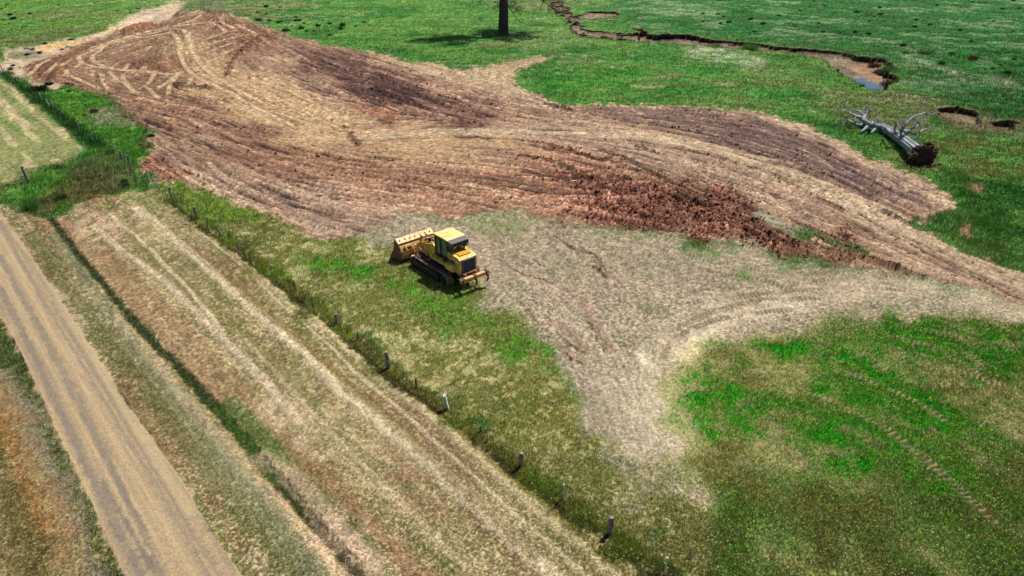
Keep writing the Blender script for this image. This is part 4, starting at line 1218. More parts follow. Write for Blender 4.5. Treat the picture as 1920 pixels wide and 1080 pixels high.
for y in (-0.5, 0.5):
    bm = bmesh.new(); box(bm, -1.99, -1.93, y - 0.08, y + 0.08, 2.48, 2.6); obj("work_lamp", bm, m_grey, LX, 0.015)

# tracks
def track_side(s):
    yc = s * 1.02; hw = 0.26
    R, xf_, xr_, zc = 0.44, 1.55, -1.72, 0.50
    pts = []
    for k in range(13):
        a = math.pi / 2 - math.pi * k / 12; pts.append((xf_ + R * math.cos(a), zc + R * math.sin(a)))
    for k in range(1, 16): pts.append((xf_ + (xr_ - xf_) * k / 16, zc - R))
    for k in range(13):
        a = -math.pi / 2 - math.pi * k / 12; pts.append((xr_ + R * math.cos(a), zc + R * math.sin(a)))
    for k in range(1, 16): pts.append((xr_ + (xf_ - xr_) * k / 16, zc + R + 0.02 - 0.05 * math.sin(math.pi * k / 16)))
    P = np.array(pts + [pts[0]]); L = np.r_[0, np.cumsum(np.hypot(*np.diff(P, axis=0).T))]
    n = 44
    bm = bmesh.new()
    for k in range(n):
        d0, d1 = L[-1] * k / n, L[-1] * (k + 0.86) / n
        a = np.array([np.interp(d0, L, P[:, i]) for i in (0, 1)]); b = np.array([np.interp(d1, L, P[:, i]) for i in (0, 1)])
        d = (b - a) / np.linalg.norm(b - a); nrm = np.array([-d[1], d[0]])
        if np.dot(nrm, (a + b) / 2 - np.array([(xf_ + xr_) / 2, zc])) < 0: nrm = -nrm
        q = [a - nrm * 0.03, b - nrm * 0.03, b + nrm * 0.012, a + d * 0.05 + nrm * 0.012, a + d * 0.045 + nrm * 0.06, a + d * 0.015 + nrm * 0.06, a + nrm * 0.012]
        prism(bm, [tuple(x) for x in q], yc - hw, yc + hw)
    t = obj("crawler_track", bm, m_shoe, LX)
    bm = bmesh.new()
    inner = [(P[i][0] * 1.0, P[i][1]) for i in range(len(P) - 1)]
    cx, cz = (xf_ + xr_) / 2, zc
    inn = [(cx + (x - cx) * 0.965, cz + (z - cz) * 0.84) for x, z in inner]
    prism(bm, inn, yc - 0.12, yc + 0.12)
    obj("chain", bm, m_dark, t)
    bm = bmesh.new()
    ya, yb = (yc + 0.12, yc + 0.235) if s > 0 else (yc - 0.235, yc - 0.12)
    prism(bm, [(1.5, 0.26), (1.72, 0.42), (1.5, 0.66), (-1.05, 0.72), (-1.2, 0.5), (-1.1, 0.24)], ya, yb)
    obj("roller_frame", bm, m_steel, t, 0.02)
    bm = bmesh.new(); cylY(bm, xr_, zc, 0.35, ya, yb - 0.02 * s if s > 0 else yb, 22)
    obj("sprocket", bm, m_steel, t, 0.02)
    bm = bmesh.new(); cylY(bm, xr_, zc, 0.14, yb if s > 0 else ya - 0.06, yb + 0.06 if s > 0 else ya, 16)
    obj("hub", bm, m_steel, t, 0.01)
    bm = bmesh.new(); cylY(bm, xf_, zc, 0.34, ya, yb - 0.03, 22); obj("idler", bm, m_dark, t, 0.02)
    for k in range(6):
        bm = bmesh.new(); cylY(bm, -1.05 + k * 0.46, 0.2, 0.12, ya, yb - 0.02, 14)
        obj("roller", bm, m_dark, t)
    bm = bmesh.new()
    y0, y1 = (0.66, 1.0) if s > 0 else (-1.0, -0.66)
    prism(bm, [(1.25, 1.03), (1.25, 1.07), (-1.75, 1.12), (-1.75, 1.05)], y0, y1)
    obj("fender", bm, m_blue, LX, 0.008)
    return t


track_side(1); track_side(-1)

# loader tower, arms, cylinders
for s in (-1, 1):
    bm = bmesh.new()
    ya, yb = (0.50, 0.60) if s > 0 else (-0.60, -0.50)
    prism(bm, [(0.02, 1.2), (0.02, 2.02), (0.25, 2.12), (0.55, 2.02), (1.1, 1.85), (1.35, 1.3), (1.3, 1.2)], ya, yb)
    obj("tower_plate", bm, m_yel, LX, 0.02)
    bm = bmesh.new()
    ya, yb = (0.34, 0.46) if s > 0 else (-0.46, -0.34)
    prism(bm, [(0.3, 1.98), (0.35, 2.12), (1.0, 2.02), (1.9, 1.5), (2.5, 0.9), (2.75, 0.45), (2.6, 0.3), (2.3, 0.6), (1.7, 1.2), (0.9, 1.72)], ya, yb)
    obj("lift_arm", bm, m_yel, LX, 0.02)
    bm = bmesh.new()
    y = s * 0.66
    tube(bm, [(0.75, y, 1.15), (1.55, y, 1.28)], 0.075, 12)
    lc = obj("lift_cylinder", bm, m_yel, LX, smooth=False)
    bm = bmesh.new(); tube(bm, [(1.5, y, 1.275), (2.05, y, 1.36)], 0.038, 10); obj("rod", bm, m_bright, lc)
    bm = bmesh.new()
    tube(bm, [(0.7, s * 0.2, 2.1), (1.5, s * 0.2, 1.98)], 0.07, 12)
    tc_ = obj("tilt_cylinder", bm, m_org, LX)
    bm = bmesh.new(); tube(bm, [(1.45, s * 0.2, 1.985), (2.1, s * 0.2, 1.86)], 0.035, 10); obj("rod", bm, m_bright, tc_)
    bm = bmesh.new()
    prism(bm, [(2.0, 1.95), (2.2, 1.95), (2.45, 1.2), (2.75, 0.95), (2.7, 0.8), (2.3, 1.0)], s * 0.2 - 0.05, s * 0.2 + 0.05)
    obj("tilt_lever", bm, m_org, LX, 0.015)
    bm = bmesh.new()
    for q in (0.0, 0.05, 0.10):
        tube(bm, [(0.4, s * (0.27 + q * 0.3), 2.14), (0.9, s * (0.28 + q), 2.2 - q), (1.3, s * 0.26, 2.02 - q), (1.5, s * 0.2, 1.9)], 0.02, 6)
    obj("hydraulic_hose", bm, m_hose, LX, smooth=True)
bm = bmesh.new(); tube(bm, [(1.72, -0.5, 1.35), (1.72, 0.5, 1.35)], 0.11, 12); tube(bm, [(0.45, -0.5, 1.95), (0.45, 0.5, 1.95)], 0.08, 12)
obj("cross_tube", bm, m_org, LX)
bm = bmesh.new(); box(bm, 0.1, 0.55, -0.33, 0.33, 1.2, 1.8)
obj("hydraulic_tank", bm, m_yel, LX, 0.04)

# clutter of pipes and fittings between the tower and the bucket
for nm_, pts_, r_, c_ in [("blue_hose", [(0.9, 0.1, 2.2), (1.3, 0.35, 2.0), (1.8, 0.3, 1.75)], .03, (40, 60, 120)), ("red_hose", [(0.8, -0.1, 2.2), (1.2, -0.3, 2.15), (1.9, -0.3, 1.8)], .03, (150, 50, 30)),
                          ("steel_pipe", [(0.4, 0.15, 1.9), (1.1, 0.12, 1.7), (1.7, 0.1, 1.5)], .035, (170, 150, 120)), ("steel_pipe", [(0.4, -0.15, 1.9), (1.1, -0.12, 1.7), (1.7, -0.1, 1.5)], .035, (170, 150, 120)),
                          ("guard_bar", [(1.0, 0.62, 1.95), (1.7, 0.62, 1.7), (2.3, 0.6, 1.2)], .05, (190, 120, 60))]:
    bm = bmesh.new(); tube(bm, pts_, r_, 8); obj(nm_, bm, simple_mat(nm_, c_, 0.5), LX, smooth=True)
bm = bmesh.new(); box(bm, 1.5, 1.95, -0.3, 0.3, 1.0, 1.35); obj("valve_block", bm, m_org, LX, 0.05)
bm = bmesh.new()
box(bm, 0.05, 0.32, 0.66, 1.1, 1.12, 1.15); obj("step", bm, m_rust, LX)
bm = bmesh.new(); tube(bm, [(0.0, 0.66, 2.5), (0.12, 0.86, 2.55)], 0.015, 6); box(bm, 0.1, 0.13, 0.82, 0.98, 2.4, 2.68); obj("mirror", bm, m_blk, LX)

# bucket
BW = 1.42
bm = bmesh.new()
prof = [(4.25, 0.06), (3.2, 0.06), (2.95, 0.18), (2.82, 0.45), (2.84, 0.8), (2.98, 1.12), (3.16, 1.34)]
shell(bm, prof, -BW, BW, -0.05)
bucket = obj("bucket", bm, m_org, LX)
bm = bmesh.new()
prism(bm, [(3.1, 1.33), (3.18, 1.30), (3.52, 1.52), (3.48, 1.58)], -BW - 0.02, BW + 0.02)
lip = obj("spill_guard", bm, simple_mat("bright_worn_lip", (230, 188, 118), 0.6, 0, 0.2, 5, mix=(180, 130, 78)), bucket, 0.01)
for k in range(7):
    bm = bmesh.new(); y = -1.2 + k * 0.4
    prism(bm, [(3.22, 1.42), (3.32, 1.485), (3.3, 1.525), (3.2, 1.46)], y - 0.02, y + 0.02)
    obj("gusset", bm, m_rust, bucket)
bm = bmesh.new()
box(bm, 3.04, 3.12, -BW - 0.02, BW + 0.02, 1.26, 1.33)
obj("back_rib", bm, m_rust, bucket, 0.01)
for s in (-1, 1):
    bm = bmesh.new()
    y0 = s * BW
    prism(bm, [(4.25, 0.04), (3.2, 0.0), (2.93, 0.14), (2.77, 0.45), (2.79, 0.82), (2.94, 1.16), (3.18, 1.40), (3.5, 1.5), (3.75, 0.75)], min(y0, y0 + s * 0.05), max(y0, y0 + s * 0.05))
    obj("side_plate", bm, m_rust, bucket)
for y in (-0.55, -0.3, 0.3, 0.55, 1.0, -1.0):
    bm = bmesh.new()
    prism(bm, [(2.45, 0.3), (2.8, 0.25), (2.78, 0.85), (2.92, 1.1), (2.7, 1.05), (2.5, 0.7)] if abs(y) < 0.9 else [(2.68, 0.3), (2.8, 0.25), (2.78, 0.85), (3.0, 1.22), (2.72, 0.9)], y - 0.03, y + 0.03)
    obj("hinge_plate", bm, m_org, bucket)
for k in range(8):
    y = -1.3 + k * 2.6 / 7
    bm = bmesh.new(); prism(bm, [(4.1, 0.02), (4.5, 0.02), (4.2, 0.14), (4.1, 0.14)], y - 0.05, y + 0.05); obj("tooth", bm, m_steel, bucket)
bm = bmesh.new()
for k in range(6): box(bm, 2.86, 2.93, 0.62 + k * 0.1, 0.66 + k * 0.1, 0.9, 1.05)
obj("wear_mark", bm, m_rust, bucket)

# ripper
bm = bmesh.new(); box(bm, -3.42, -3.18, -1.05, 1.05, 0.86, 1.08)
rip = obj("ripper_beam", bm, m_org, LX, 0.03)
for y in (-0.9, 0.0, 0.9):
    bm = bmesh.new()
    prof = [(-3.34, 1.12), (-3.46, 1.1), (-3.55, 0.9), (-3.56, 0.66), (-3.45, 0.42), (-3.30, 0.33), (-3.39, 0.48), (-3.46, 0.66), (-3.45, 0.86), (-3.36, 0.98)]
    prism(bm, prof, y - 0.04, y + 0.04)
    obj("ripper_shank", bm, m_rust, rip, 0.008)
    bm = bmesh.new(); box(bm, -3.47, -3.14, y - 0.09, y - 0.045, 0.82, 1.13); box(bm, -3.47, -3.14, y + 0.045, y + 0.09, 0.82, 1.13)
    obj("clamp", bm, m_rust, rip, 0.01)
for s in (-1, 1):
    bm = bmesh.new()
    prism(bm, [(-2.6, 0.62), (-3.2, 0.84), (-3.2, 0.96), (-2.6, 0.78)], s * 0.62 - 0.05, s * 0.62 + 0.05)
    obj("ripper_arm", bm, m_org, LX, 0.012)
    bm = bmesh.new(); tube(bm, [(-2.62, s * 0.42, 1.1), (-2.95, s * 0.42, 1.04)], 0.06, 10)
    rc = obj("ripper_cylinder", bm, m_yel, LX)
    bm = bmesh.new(); tube(bm, [(-2.9, s * 0.42, 1.05), (-3.2, s * 0.42, 1.0)], 0.03, 8); obj("rod", bm, m_bright, rc)
bm = bmesh.new(); tube(bm, [(-2.7, 0.75, 0.98), (-3.0, 0.85, 1.05), (-3.25, 0.8, 1.02)], 0.03, 6); tube(bm, [(-2.7, 0.95, 0.85), (-3.05, 0.95, 0.95)], 0.04, 6)
obj("ripper_hose", bm, m_hose, LX)

# ------------------------------------------------------------------ fence posts
m_post = [simple_mat("weathered_dark_post", (132, 122, 114), 0.9, 0, 0.3, 9, 0.4, mix=(62, 54, 52)),
          simple_mat("silver_grey_post", (196, 190, 180), 0.85, 0, 0.2, 9, 0.3, mix=(136, 130, 122)),
          simple_mat("brown_thin_stake", (90, 70, 58), 0.9, 0, 0.3, 9, 0.3, mix=(52, 40, 34))]


def post(u, v, hpx, dxpx, rad, kind, label, shape="round"):
    """foot at u,v; hpx seen height, dxpx lean of the head beyond plain perspective"""
    b = P3(u, v, 0); b.z = gz(u, v) - 0.25
    dep = math.atan2(HR, math.hypot(b.x, b.y))
    rng_ = math.sqrt(b.x ** 2 + b.y ** 2 + HR ** 2)
    h = hpx / (F / rng_ * math.cos(dep)) + 0.05
    lean = dxpx / (F / rng_)
    rad *= 0.85
    r = random.Random(int(u * 7 + v))
    bm = bmesh.new()
    top = Vector((lean, r.uniform(-0.03, 0.03), h + 0.25))
    n = 6
    if shape == "split":
        tube(bm, [top * (i / n) + Vector((r.uniform(-.008, .008), r.uniform(-.008, .008), 0)) for i in range(n + 1)], [rad * (1 + r.uniform(-.07, .07)) for i in range(n + 1)], 5, 0.16, r, 0.55)
    else:
        tube(bm, [top * (i / n) + Vector((r.uniform(-.008, .008), r.uniform(-.008, .008), 0)) for i in range(n + 1)], [rad * (1 + r.uniform(-.08, .08)) * (1 - 0.08 * i / n) for i in range(n + 1)], 9, 0.07, r)
    o = obj("fence_post", bm, m_post[kind], None)
    o.location = b
    props(o, label, "fence post", "old posts along the fence lines")
    return o


posts = [
    (7, 136, 12, -2, 0.09, 0, "dark post at the far end of the grassy fence row, at the left edge"),
    (24, 147, 13, -2, 0.09, 0, "dark leaning post, second from the left in the far fence row"),
    (39, 158, 10, -1, 0.08, 0, "short dark post, third from the left in the far fence row"),
    (58, 173, 11, -1, 0.08, 0, "small dark post beside the dark bush pair in the far fence row"),
    (81, 191, 14, -3, 0.10, 0, "dark leaning post just left of the pale leaning one in the far row"),
    (94, 201, 12, -3, 0.07, 1, "thin pale post leaning left, midway along the far fence row"),
    (102, 206, 13, -2, 0.10, 0, "dark leaning post just right of the pale leaning one in the far row"),
    (117, 218, 10, -1, 0.10, 0, "stubby dark post at the bend of the tall green fence grass"),
    (149, 241, 13, -2, 0.11, 0, "dark post at the near end of the tall green fence grass strip"),
    (182, 266, 16, 0, 0.13, 0, "thick dark post standing alone in bright green grass"),
    (209, 285, 14, 8, 0.08, 1, "silver post leaning right over the rank grass by the gully"),
    (231, 303, 16, -1, 0.14, 0, "thick dark post between the silver leaning post and the tall one"),
    (247, 323, 26, 0, 0.10, 0, "tallest dark post, in the rank grass beside the red clay corner"),
    (254, 332, 20, 0, 0.07, 0, "slim dark post right against the tallest one"),
    (281, 343, 21, 0, 0.11, 1, "grey post at the foot of the red clay corner"),
    (300, 354, 12, 0, 0.05, 1, "thin pale stake on the grass just past the red clay corner"),
    (55, 343, 24, -3, 0.17, 0, "thick leaning corner post alone at the end of the left mown field"),
    (322, 371, 18, 0, 0.10, 0, "dark post heading the long fence beside the mown strip"),
    (341, 385, 12, 0, 0.045, 2, "short thin stake between the first two thick posts of the long fence"),
    (369, 410, 19, 0, 0.13, 0, "thick dark post, second thick one of the long fence"),
    (391, 438, 25, 3, 0.04, 2, "tall thin stake just above the crossed pair of posts"),
    (418, 446, 13, -5, 0.09, 0, "left half of the crossed pair, leaning left"),
    (427, 448, 12, 6, 0.08, 0, "right half of the crossed pair, leaning right"),
    (449, 473, 18, 4, 0.06, 1, "pale stake leaning right, just below the crossed pair"),
    (509, 517, 18, 4, 0.06, 1, "pale thin stake in yellow-green grass left of the green patch"),
    (554, 544, 14, -1, 0.05, 2, "thin dark stake with a short crossbit, above the slim straight one"),
    (589, 590, 27, 0, 0.04, 2, "tall slim straight stake just above the thick post by the dark furrow"),
    (633, 608, 17, -1, 0.13, 0, "thick short post left of the loader's rear, on the mown edge"),
    (671, 638, 15, 0, 0.045, 2, "thin short stake between two thick posts below the loader"),
    (729, 688, 28, -2, 0.13, 0, "thick dark post straight below the loader bucket"),
    (780, 722, 17, 0, 0.05, 2, "thin stake halfway between the thick post and the silver slab"),
    (842, 770, 23, -7, 0.15, 1, "wide silver split slab leaning left over the mown edge"),
    (901, 810, 8, 0, 0.05, 2, "very short stump of a stake in brown grass past the silver slab"),
    (977, 875, 22, 0, 0.12, 0, "thick dark post with a flat top in the lower middle"),
    (1056, 934, 21, 0, 0.04, 1, "thin pale stake between the two lowest thick posts"),
    (1143, 1004, 27, 0, 0.12, 0, "lowest thick dark post, near the bottom of the long fence"),
    (1245, 1086, 28, 0, 0.05, 1, "thin grey stake cut by the bottom edge"),
]
for p in posts:
    post(*p[:7], shape="split" if p[5] == 1 and p[4] > 0.1 else "round")

# ------------------------------------------------------------------ fallen dead tree
m_dead = simple_mat("silver_dead_wood", (142, 144, 148), 0.85, 0, 0.3, 3.5, 0.5, mix=(84, 88, 98), mixamt=0.6)
m_root = simple_mat("dark_root_soil", (70, 48, 36), 0.95, 0, 0.4, 4, 0.6, mix=(34, 24, 18))
m_rootw = simple_mat("brown_root_wood", (112, 82, 60), 0.9, 0, 0.3, 5, 0.4, mix=(66, 46, 34))
base = P3(1700, 268, 0)
FT = empty("fallen_tree", base)
props(FT, "silver dead tree lying on the green grass with bare branches and dark root ball", "fallen tree")


def limb(bm, pts, r0, r1, seg=8, rough=0.12, seed=0, ridge_=0.0):
    rr = random.Random(seed)
    w = [P3(*p) - base for p in pts]
    q = []
    for i in range(len(w) - 1):
        for k in range(3):
            t = k / 3
            a = w[max(0, i - 1)]; b = w[i]; c = w[i + 1]; d = w[min(len(w) - 1, i + 2)]
            q.append(0.5 * ((2 * b) + (c - a) * t + (2 * a - 5 * b + 4 * c - d) * t * t + (3 * b - a - 3 * c + d) * t ** 3))
    q.append(w[-1])
    n = len(q)
    tube(bm, q, [r0 + (r1 - r0) * (i / (n - 1)) ** 0.9 for i in range(n)], seg, rough, rr, 1.0, ridge_)


bm = bmesh.new()
limb(bm, [(1722, 285, 0.85), (1706, 272, 0.75), (1690, 260, 0.62), (1672, 248, 0.56), (1656, 240, 0.52), (1649, 238, 0.5)], 0.52, 0.40, 26, 0.05, 1, 0.13)
trunk = obj("trunk", bm, m_dead, FT)
bm = bmesh.new(); limb(bm, [(1650, 239, 0.62), (1640, 237, 0.62), (1630, 233, 0.7), (1622, 228, 0.85), (1617, 223, 0.9)], 0.34, 0.18, 16, 0.07, 2, 0.15); obj("upper_trunk", bm, m_dead, FT, smooth=True)
br = [
    ([(1617, 223, 0.9), (1608, 219, 0.9), (1598, 214, 0.8)], .26, .12), ([(1618, 224, 0.9), (1622, 217, 1.1), (1629, 209, 1.5), (1636, 207, 1.7)], .24, .08),
    ([(1622, 218, 1.1), (1612, 210, 1.2), (1599, 206, 1.0), (1584, 203, 0.8)], .16, .04), ([(1598, 214, 0.8), (1594, 212, .7), (1592, 209, .6), (1584, 209, .6)], .10, .05),
    ([(1624, 230, 0.6), (1614, 235, 0.5), (1603, 233, 0.6), (1596, 229, 0.8), (1590, 225, .7), (1586, 229, .4), (1586, 236, .1)], .2, .06),
    ([(1605, 233, .6), (1604, 228, .9), (1602, 224, 1.1)], .08, .03), ([(1628, 235, .5), (1620, 243, .4), (1612, 250, .1)], .2, .08),
    ([(1643, 240, .5), (1637, 246, .3), (1632, 251, .1)], .2, .1), ([(1634, 235, .9), (1636, 228, 1.1), (1645, 226, 1.2)], .14, .05), ([(1637, 233, .9), (1640, 227, 1.1)], .16, .06),
    ([(1681, 252, 1.1), (1678, 243, 1.5), (1680, 234, 2.0), (1685, 229, 2.3)], .2, .07), ([(1691, 256, 1.1), (1692, 246, 1.5), (1694, 238, 1.9), (1700, 231, 2.2), (1712, 220, 2.7), (1724, 215, 2.9), (1736, 211, 3.0)], .24, .07),
    ([(1698, 233, 2.2), (1699, 226, 2.5), (1698, 221, 2.7)], .09, .03), ([(1689, 254, 1.1), (1688, 244, 1.6), (1687, 237, 1.9)], .12, .05),
    ([(1693, 247, 1.5), (1702, 245, 1.5), (1710, 241, 1.6), (1716, 234, 1.9), (1720, 228, 2.2)], .2, .05), ([(1710, 241, 1.6), (1718, 238, 1.6), (1725, 233, 1.8)], .13, .04),
    ([(1713, 238, 1.7), (1716, 230, 2.0)], .1, .04), ([(1718, 236, 1.6), (1722, 229, 1.9), (1724, 234, 1.8)], .07, .03),
    ([(1694, 254, 1.1), (1703, 250, 1.2), (1713, 250, 1.1), (1720, 253, .9), (1722, 259, .5)], .15, .06), ([(1720, 253, .9), (1726, 254, .8)], .07, .04),
    ([(1724, 248, .4), (1732, 243, .5), (1741, 241, .5)], .09, .04), ([(1663, 241, 1.0), (1668, 247, 1.1), (1676, 251, 1.15)], .1, .08),
]
for k, (pts, a, b) in enumerate(br):
    bm = bmesh.new(); limb(bm, pts, a, b, 8, 0.12, 20 + k); obj("branch", bm, m_dead, FT, smooth=True)
rs = random.Random(8)
tips = [((1629, 209, 1.5), 8), ((1598, 214, .8), 8), ((1586, 230, .5), 10), ((1584, 203, .8), 5), ((1720, 229, 2.1), 10), ((1736, 211, 3.0), 5), ((1712, 221, 2.6), 6), ((1684, 230, 2.3), 5), ((1645, 227, 1.2), 6), ((1722, 254, 1.0), 6), ((1741, 241, .5), 4), ((1604, 226, 1.0), 5)]
for c_, n_ in tips:
    o0 = P3(*c_) - base
    for q in range(n_):
        bm = bmesh.new(); d_ = Vector((rs.uniform(-1, 1), rs.uniform(-1, 1), rs.uniform(-.5, 1))).normalized(); L_ = rs.uniform(.4, 1.1)
        e_2 = Vector((rs.uniform(-.2, .2), rs.uniform(-.2, .2), rs.uniform(-.15, .15)))
        st_ = o0 + Vector((rs.uniform(-.15, .15), rs.uniform(-.15, .15), rs.uniform(-.1, .1)))
        tube(bm, [st_, st_ + d_ * L_ * .5 + e_2, st_ + d_ * L_], [.045, .03, .012], 5, .1, rs); obj("twig", bm, m_dead, FT, smooth=True)
rc_ = P3(1733, 290, 0.75) - base
bm = bmesh.new()
bmesh.ops.create_icosphere(bm, subdivisions=4, radius=1.0)
axis = (P3(1722, 284, 1.05) - P3(1690, 259, 0.72)).normalized()
for v_ in bm.verts:
    p = v_.co
    nz = 0.22 * math.sin(5 * p.x + 3 * p.y) * math.cos(4 * p.z + 2) + 0.16 * math.sin(11 * p.y + 7 * p.z) + random.uniform(-0.09, 0.09)
    p = p * (1 + nz)
    al = p.dot(axis)
    p = (p - axis * al * 0.5) * 0.92
    v_.co = p + rc_
    if v_.co.z < -0.1: v_.co.z = -0.1 + 0.1 * (v_.co.z + 0.1)
plate = obj("root_ball", bm, m_root, FT)
rr = random.Random(5)
for k in range(60):
    a = rr.uniform(0, 2 * math.pi)
    s_ = axis.cross(Vector((0, 0, 1))).normalized(); t_ = s_.cross(axis)
    d = s_ * math.cos(a) + t_ * math.sin(a)
    if d.z < -0.35: continue
    p0 = rc_ + d * 0.6 + axis * rr.uniform(-0.2, 0.5)
    L = rr.uniform(0.5, 1.35)
    pts = [p0]
    dd = (d + axis * rr.uniform(0, 0.6)).normalized()
    for q in range(4):
        dd = (dd + Vector((rr.uniform(-.35, .35), rr.uniform(-.35, .35), rr.uniform(-.4, .25)))).normalized()
        pts.append(pts[-1] + dd * L / 4)
    bm = bmesh.new(); r0 = rr.uniform(0.04, 0.1)
    tube(bm, pts, [r0, r0 * .8, r0 * .6, r0 * .4, r0 * .15], 6, 0.15, rr)
    obj("root", bm, m_rootw, plate, smooth=True)

# ------------------------------------------------------------------ standing tree at the top of the picture
m_bark = simple_mat("dark_rough_bark", (70, 60, 58), 0.95, 0, 0.35, 5, 0.8, mix=(30, 24, 26), mixamt=0.6)
tb = P3(944, 66, 0)
ST = empty("gum_tree", tb)
props(ST, "big dark trunked gum tree with drooping thin branches, standing in the green field", "tree")
rt = random.Random(21)
bm = bmesh.new()
tube(bm, [(0, 0, -0.3), (0.0, 0, 0.15), (-0.02, 0, 0.6), (0, 0.05, 2), (0.05, 0.1, 4), (0.1, 0.2, 6.5), (0.0, 0.5, 9), (0.2, 1.2, 12)], [1.35, 1.15, 1.0, 0.92, 0.88, 0.8, 0.6, 0.3], 22, 0.05, rt, 1.0, 0.08)
obj("trunk", bm, m_bark, ST, smooth=True)
leafpts = []
bml = bmesh.new()


def grow(p, d, r, L, depth, droop=0.0):
    pts = [p]; n = 5
    for i in range(n):
        d = (d + Vector((rt.uniform(-.22, .22), rt.uniform(-.22, .22), rt.uniform(-.16, .2) - droop))).normalized()
        pts.append(pts[-1] + d * L / n)
    tube(bml, pts, [r * (1 - 0.6 * i / n) for i in range(n + 1)], 6 if depth > 1 else 4, 0.1, rt)
    if depth <= 0:
        leafpts.append(pts[-1]); leafpts.append(pts[-2]); return
    for k in range(4 if depth > 1 else 5):
        i = rt.randint(2, n)
        nd = (d + Vector((rt.uniform(-1, 1), rt.uniform(-1, 1), rt.uniform(-.4, .8)))).normalized()
        grow(pts[i], nd, r * 0.45, L * 0.58, depth - 1, droop)


for k in range(9):
    a = 2 * math.pi * k / 9 + rt.uniform(-.3, .3)
    grow(Vector((0.05, 0.2, rt.uniform(7.5, 11))), Vector((math.cos(a), math.sin(a) + 0.75, rt.uniform(0.15, 0.7))), rt.uniform(.2, .34), rt.uniform(5.5, 7.5), 3)
# drooping dead branches that reach down into the picture
hang = [
    ([(0.5, 0, 6.2), (1.1, -0.3, 5.2), (1.7, -0.4, 4.2), (2.4, -.5, 3.2), (3.4, -.5, 2.2)], .12), ([(1.7, -0.4, 4.2), (2.6, 0, 4.4), (3.2, 0.3, 5.2)], .06), ([(2.0, -0.4, 3.8), (2.5, -.4, 3.0), (2.7, -.5, 2.6)], .05),
    ([(8, 1, 9), (7.3, 0.4, 7.2), (7.6, 0, 6.1), (7.2, 0, 5.2), (6.9, 0, 4.4)], .12), ([(7.6, 0, 6.2), (8.6, 0, 5.4), (9.6, 0, 4.6), (10.4, 0, 4.4), (11.3, 0, 4.3)], .12), ([(8.6, 0, 5.4), (8.6, 0, 4.4), (8.9, 0, 3.7)], .06),
    ([(9.6, 0, 4.6), (10.2, 0.1, 5.4), (10.8, 0, 6.0)], .05), ([(9.9, 0, 4.5), (10.3, 0, 3.9), (10.9, 0, 3.7)], .04),
    ([(-0.6, 0, 6.0), (-1.0, 0, 5.2), (-1.0, 0, 4.6), (-1.6, 0, 4.0)], .07), ([(-4.3, 0.5, 8), (-4.1, 0, 6.8), (-4.5, 0, 6.0), (-4.3, 0, 5.4)], .05), ([(-4.1, 0, 6.9), (-3.6, 0, 6.3)], .04),
    ([(0.1, 0.3, 9), (2.5, 0.6, 9.6), (5, 0.8, 9.6), (8, 1, 9)], .26), ([(-0.1, 0.3, 9), (-2.0, 0.4, 9.0), (-4.3, .5, 8)], .2),
]
for pts, r in hang:
    tube(bml, pts, [r * (1 - 0.7 * i / (len(pts) - 1)) for i in range(len(pts))], 6, 0.12, rt)
# fine twig sprays (greyish brush right of the trunk and along the drooping branch)
def spray(c, rad, n, zb=-0.1):
    for k in range(n):
        d = Vector((rt.uniform(-1, 1), rt.uniform(-.6, .6), rt.uniform(-.9, .9) + zb)).normalized()
        p = Vector(c) + Vector((rt.uniform(-1, 1), rt.uniform(-1, 1), rt.uniform(-1, 1))) * rad * 0.6
        L = rt.uniform(.4, 1.0)
        e = Vector((rt.uniform(-.25, .25), rt.uniform(-.25, .25), rt.uniform(-.2, .2)))
        tube(bml, [p, p + d * L * .5 + e, p + d * L], [0.022, 0.018, 0.008], 3, 0, rt)


for c, rd, n in [((2.0, 0.2, 5.4), 1.2, 70), ((3.0, 0.2, 4.6), 1.2, 60), ((9.4, 0, 4.8), 1.4, 60), ((7.6, 0, 6.0), 1.0, 30), ((-4.3, 0, 6.3), .8, 25), ((-1.2, 0, 5.6), .8, 20), ((10.6, 0, 4.6), 1.0, 35)]:
    spray(c, rd, n)
obj("branches", bml, m_bark, ST, smooth=True)
m_leaf, ln, ll = pmat("gum_leaves")
lb = ln["Principled BSDF"]; lb.inputs["Base Color"].default_value = linc(72, 88, 56); lb.inputs["Roughness"].default_value = 0.6
n_leaf = 0
lv, lf = [], []
for p in leafpts:
    if p.z < 7.0: continue
    for k in range(14):
        c = p + Vector((rt.gauss(0, .6), rt.gauss(0, .55), rt.gauss(0, .4)))
        a = Vector((rt.uniform(-1, 1), rt.uniform(-1, 1), rt.uniform(-1, 0.3))).normalized() * rt.uniform(.2, .38)
        b = a.cross(Vector((rt.uniform(-1, 1), rt.uniform(-1, 1), rt.uniform(-1, 1)))).normalized() * 0.07
        i = len(lv); lv += [c - a, c - b, c + a, c + b]; lf += [i, i + 1, i + 2, i + 3]
me = fast_mesh("foliage", np.array([tuple(q) for q in lv]), np.array(lf), 4, None, m_leaf)
o = bpy.data.objects.new("foliage", me); C.objects.link(o); o.parent = ST

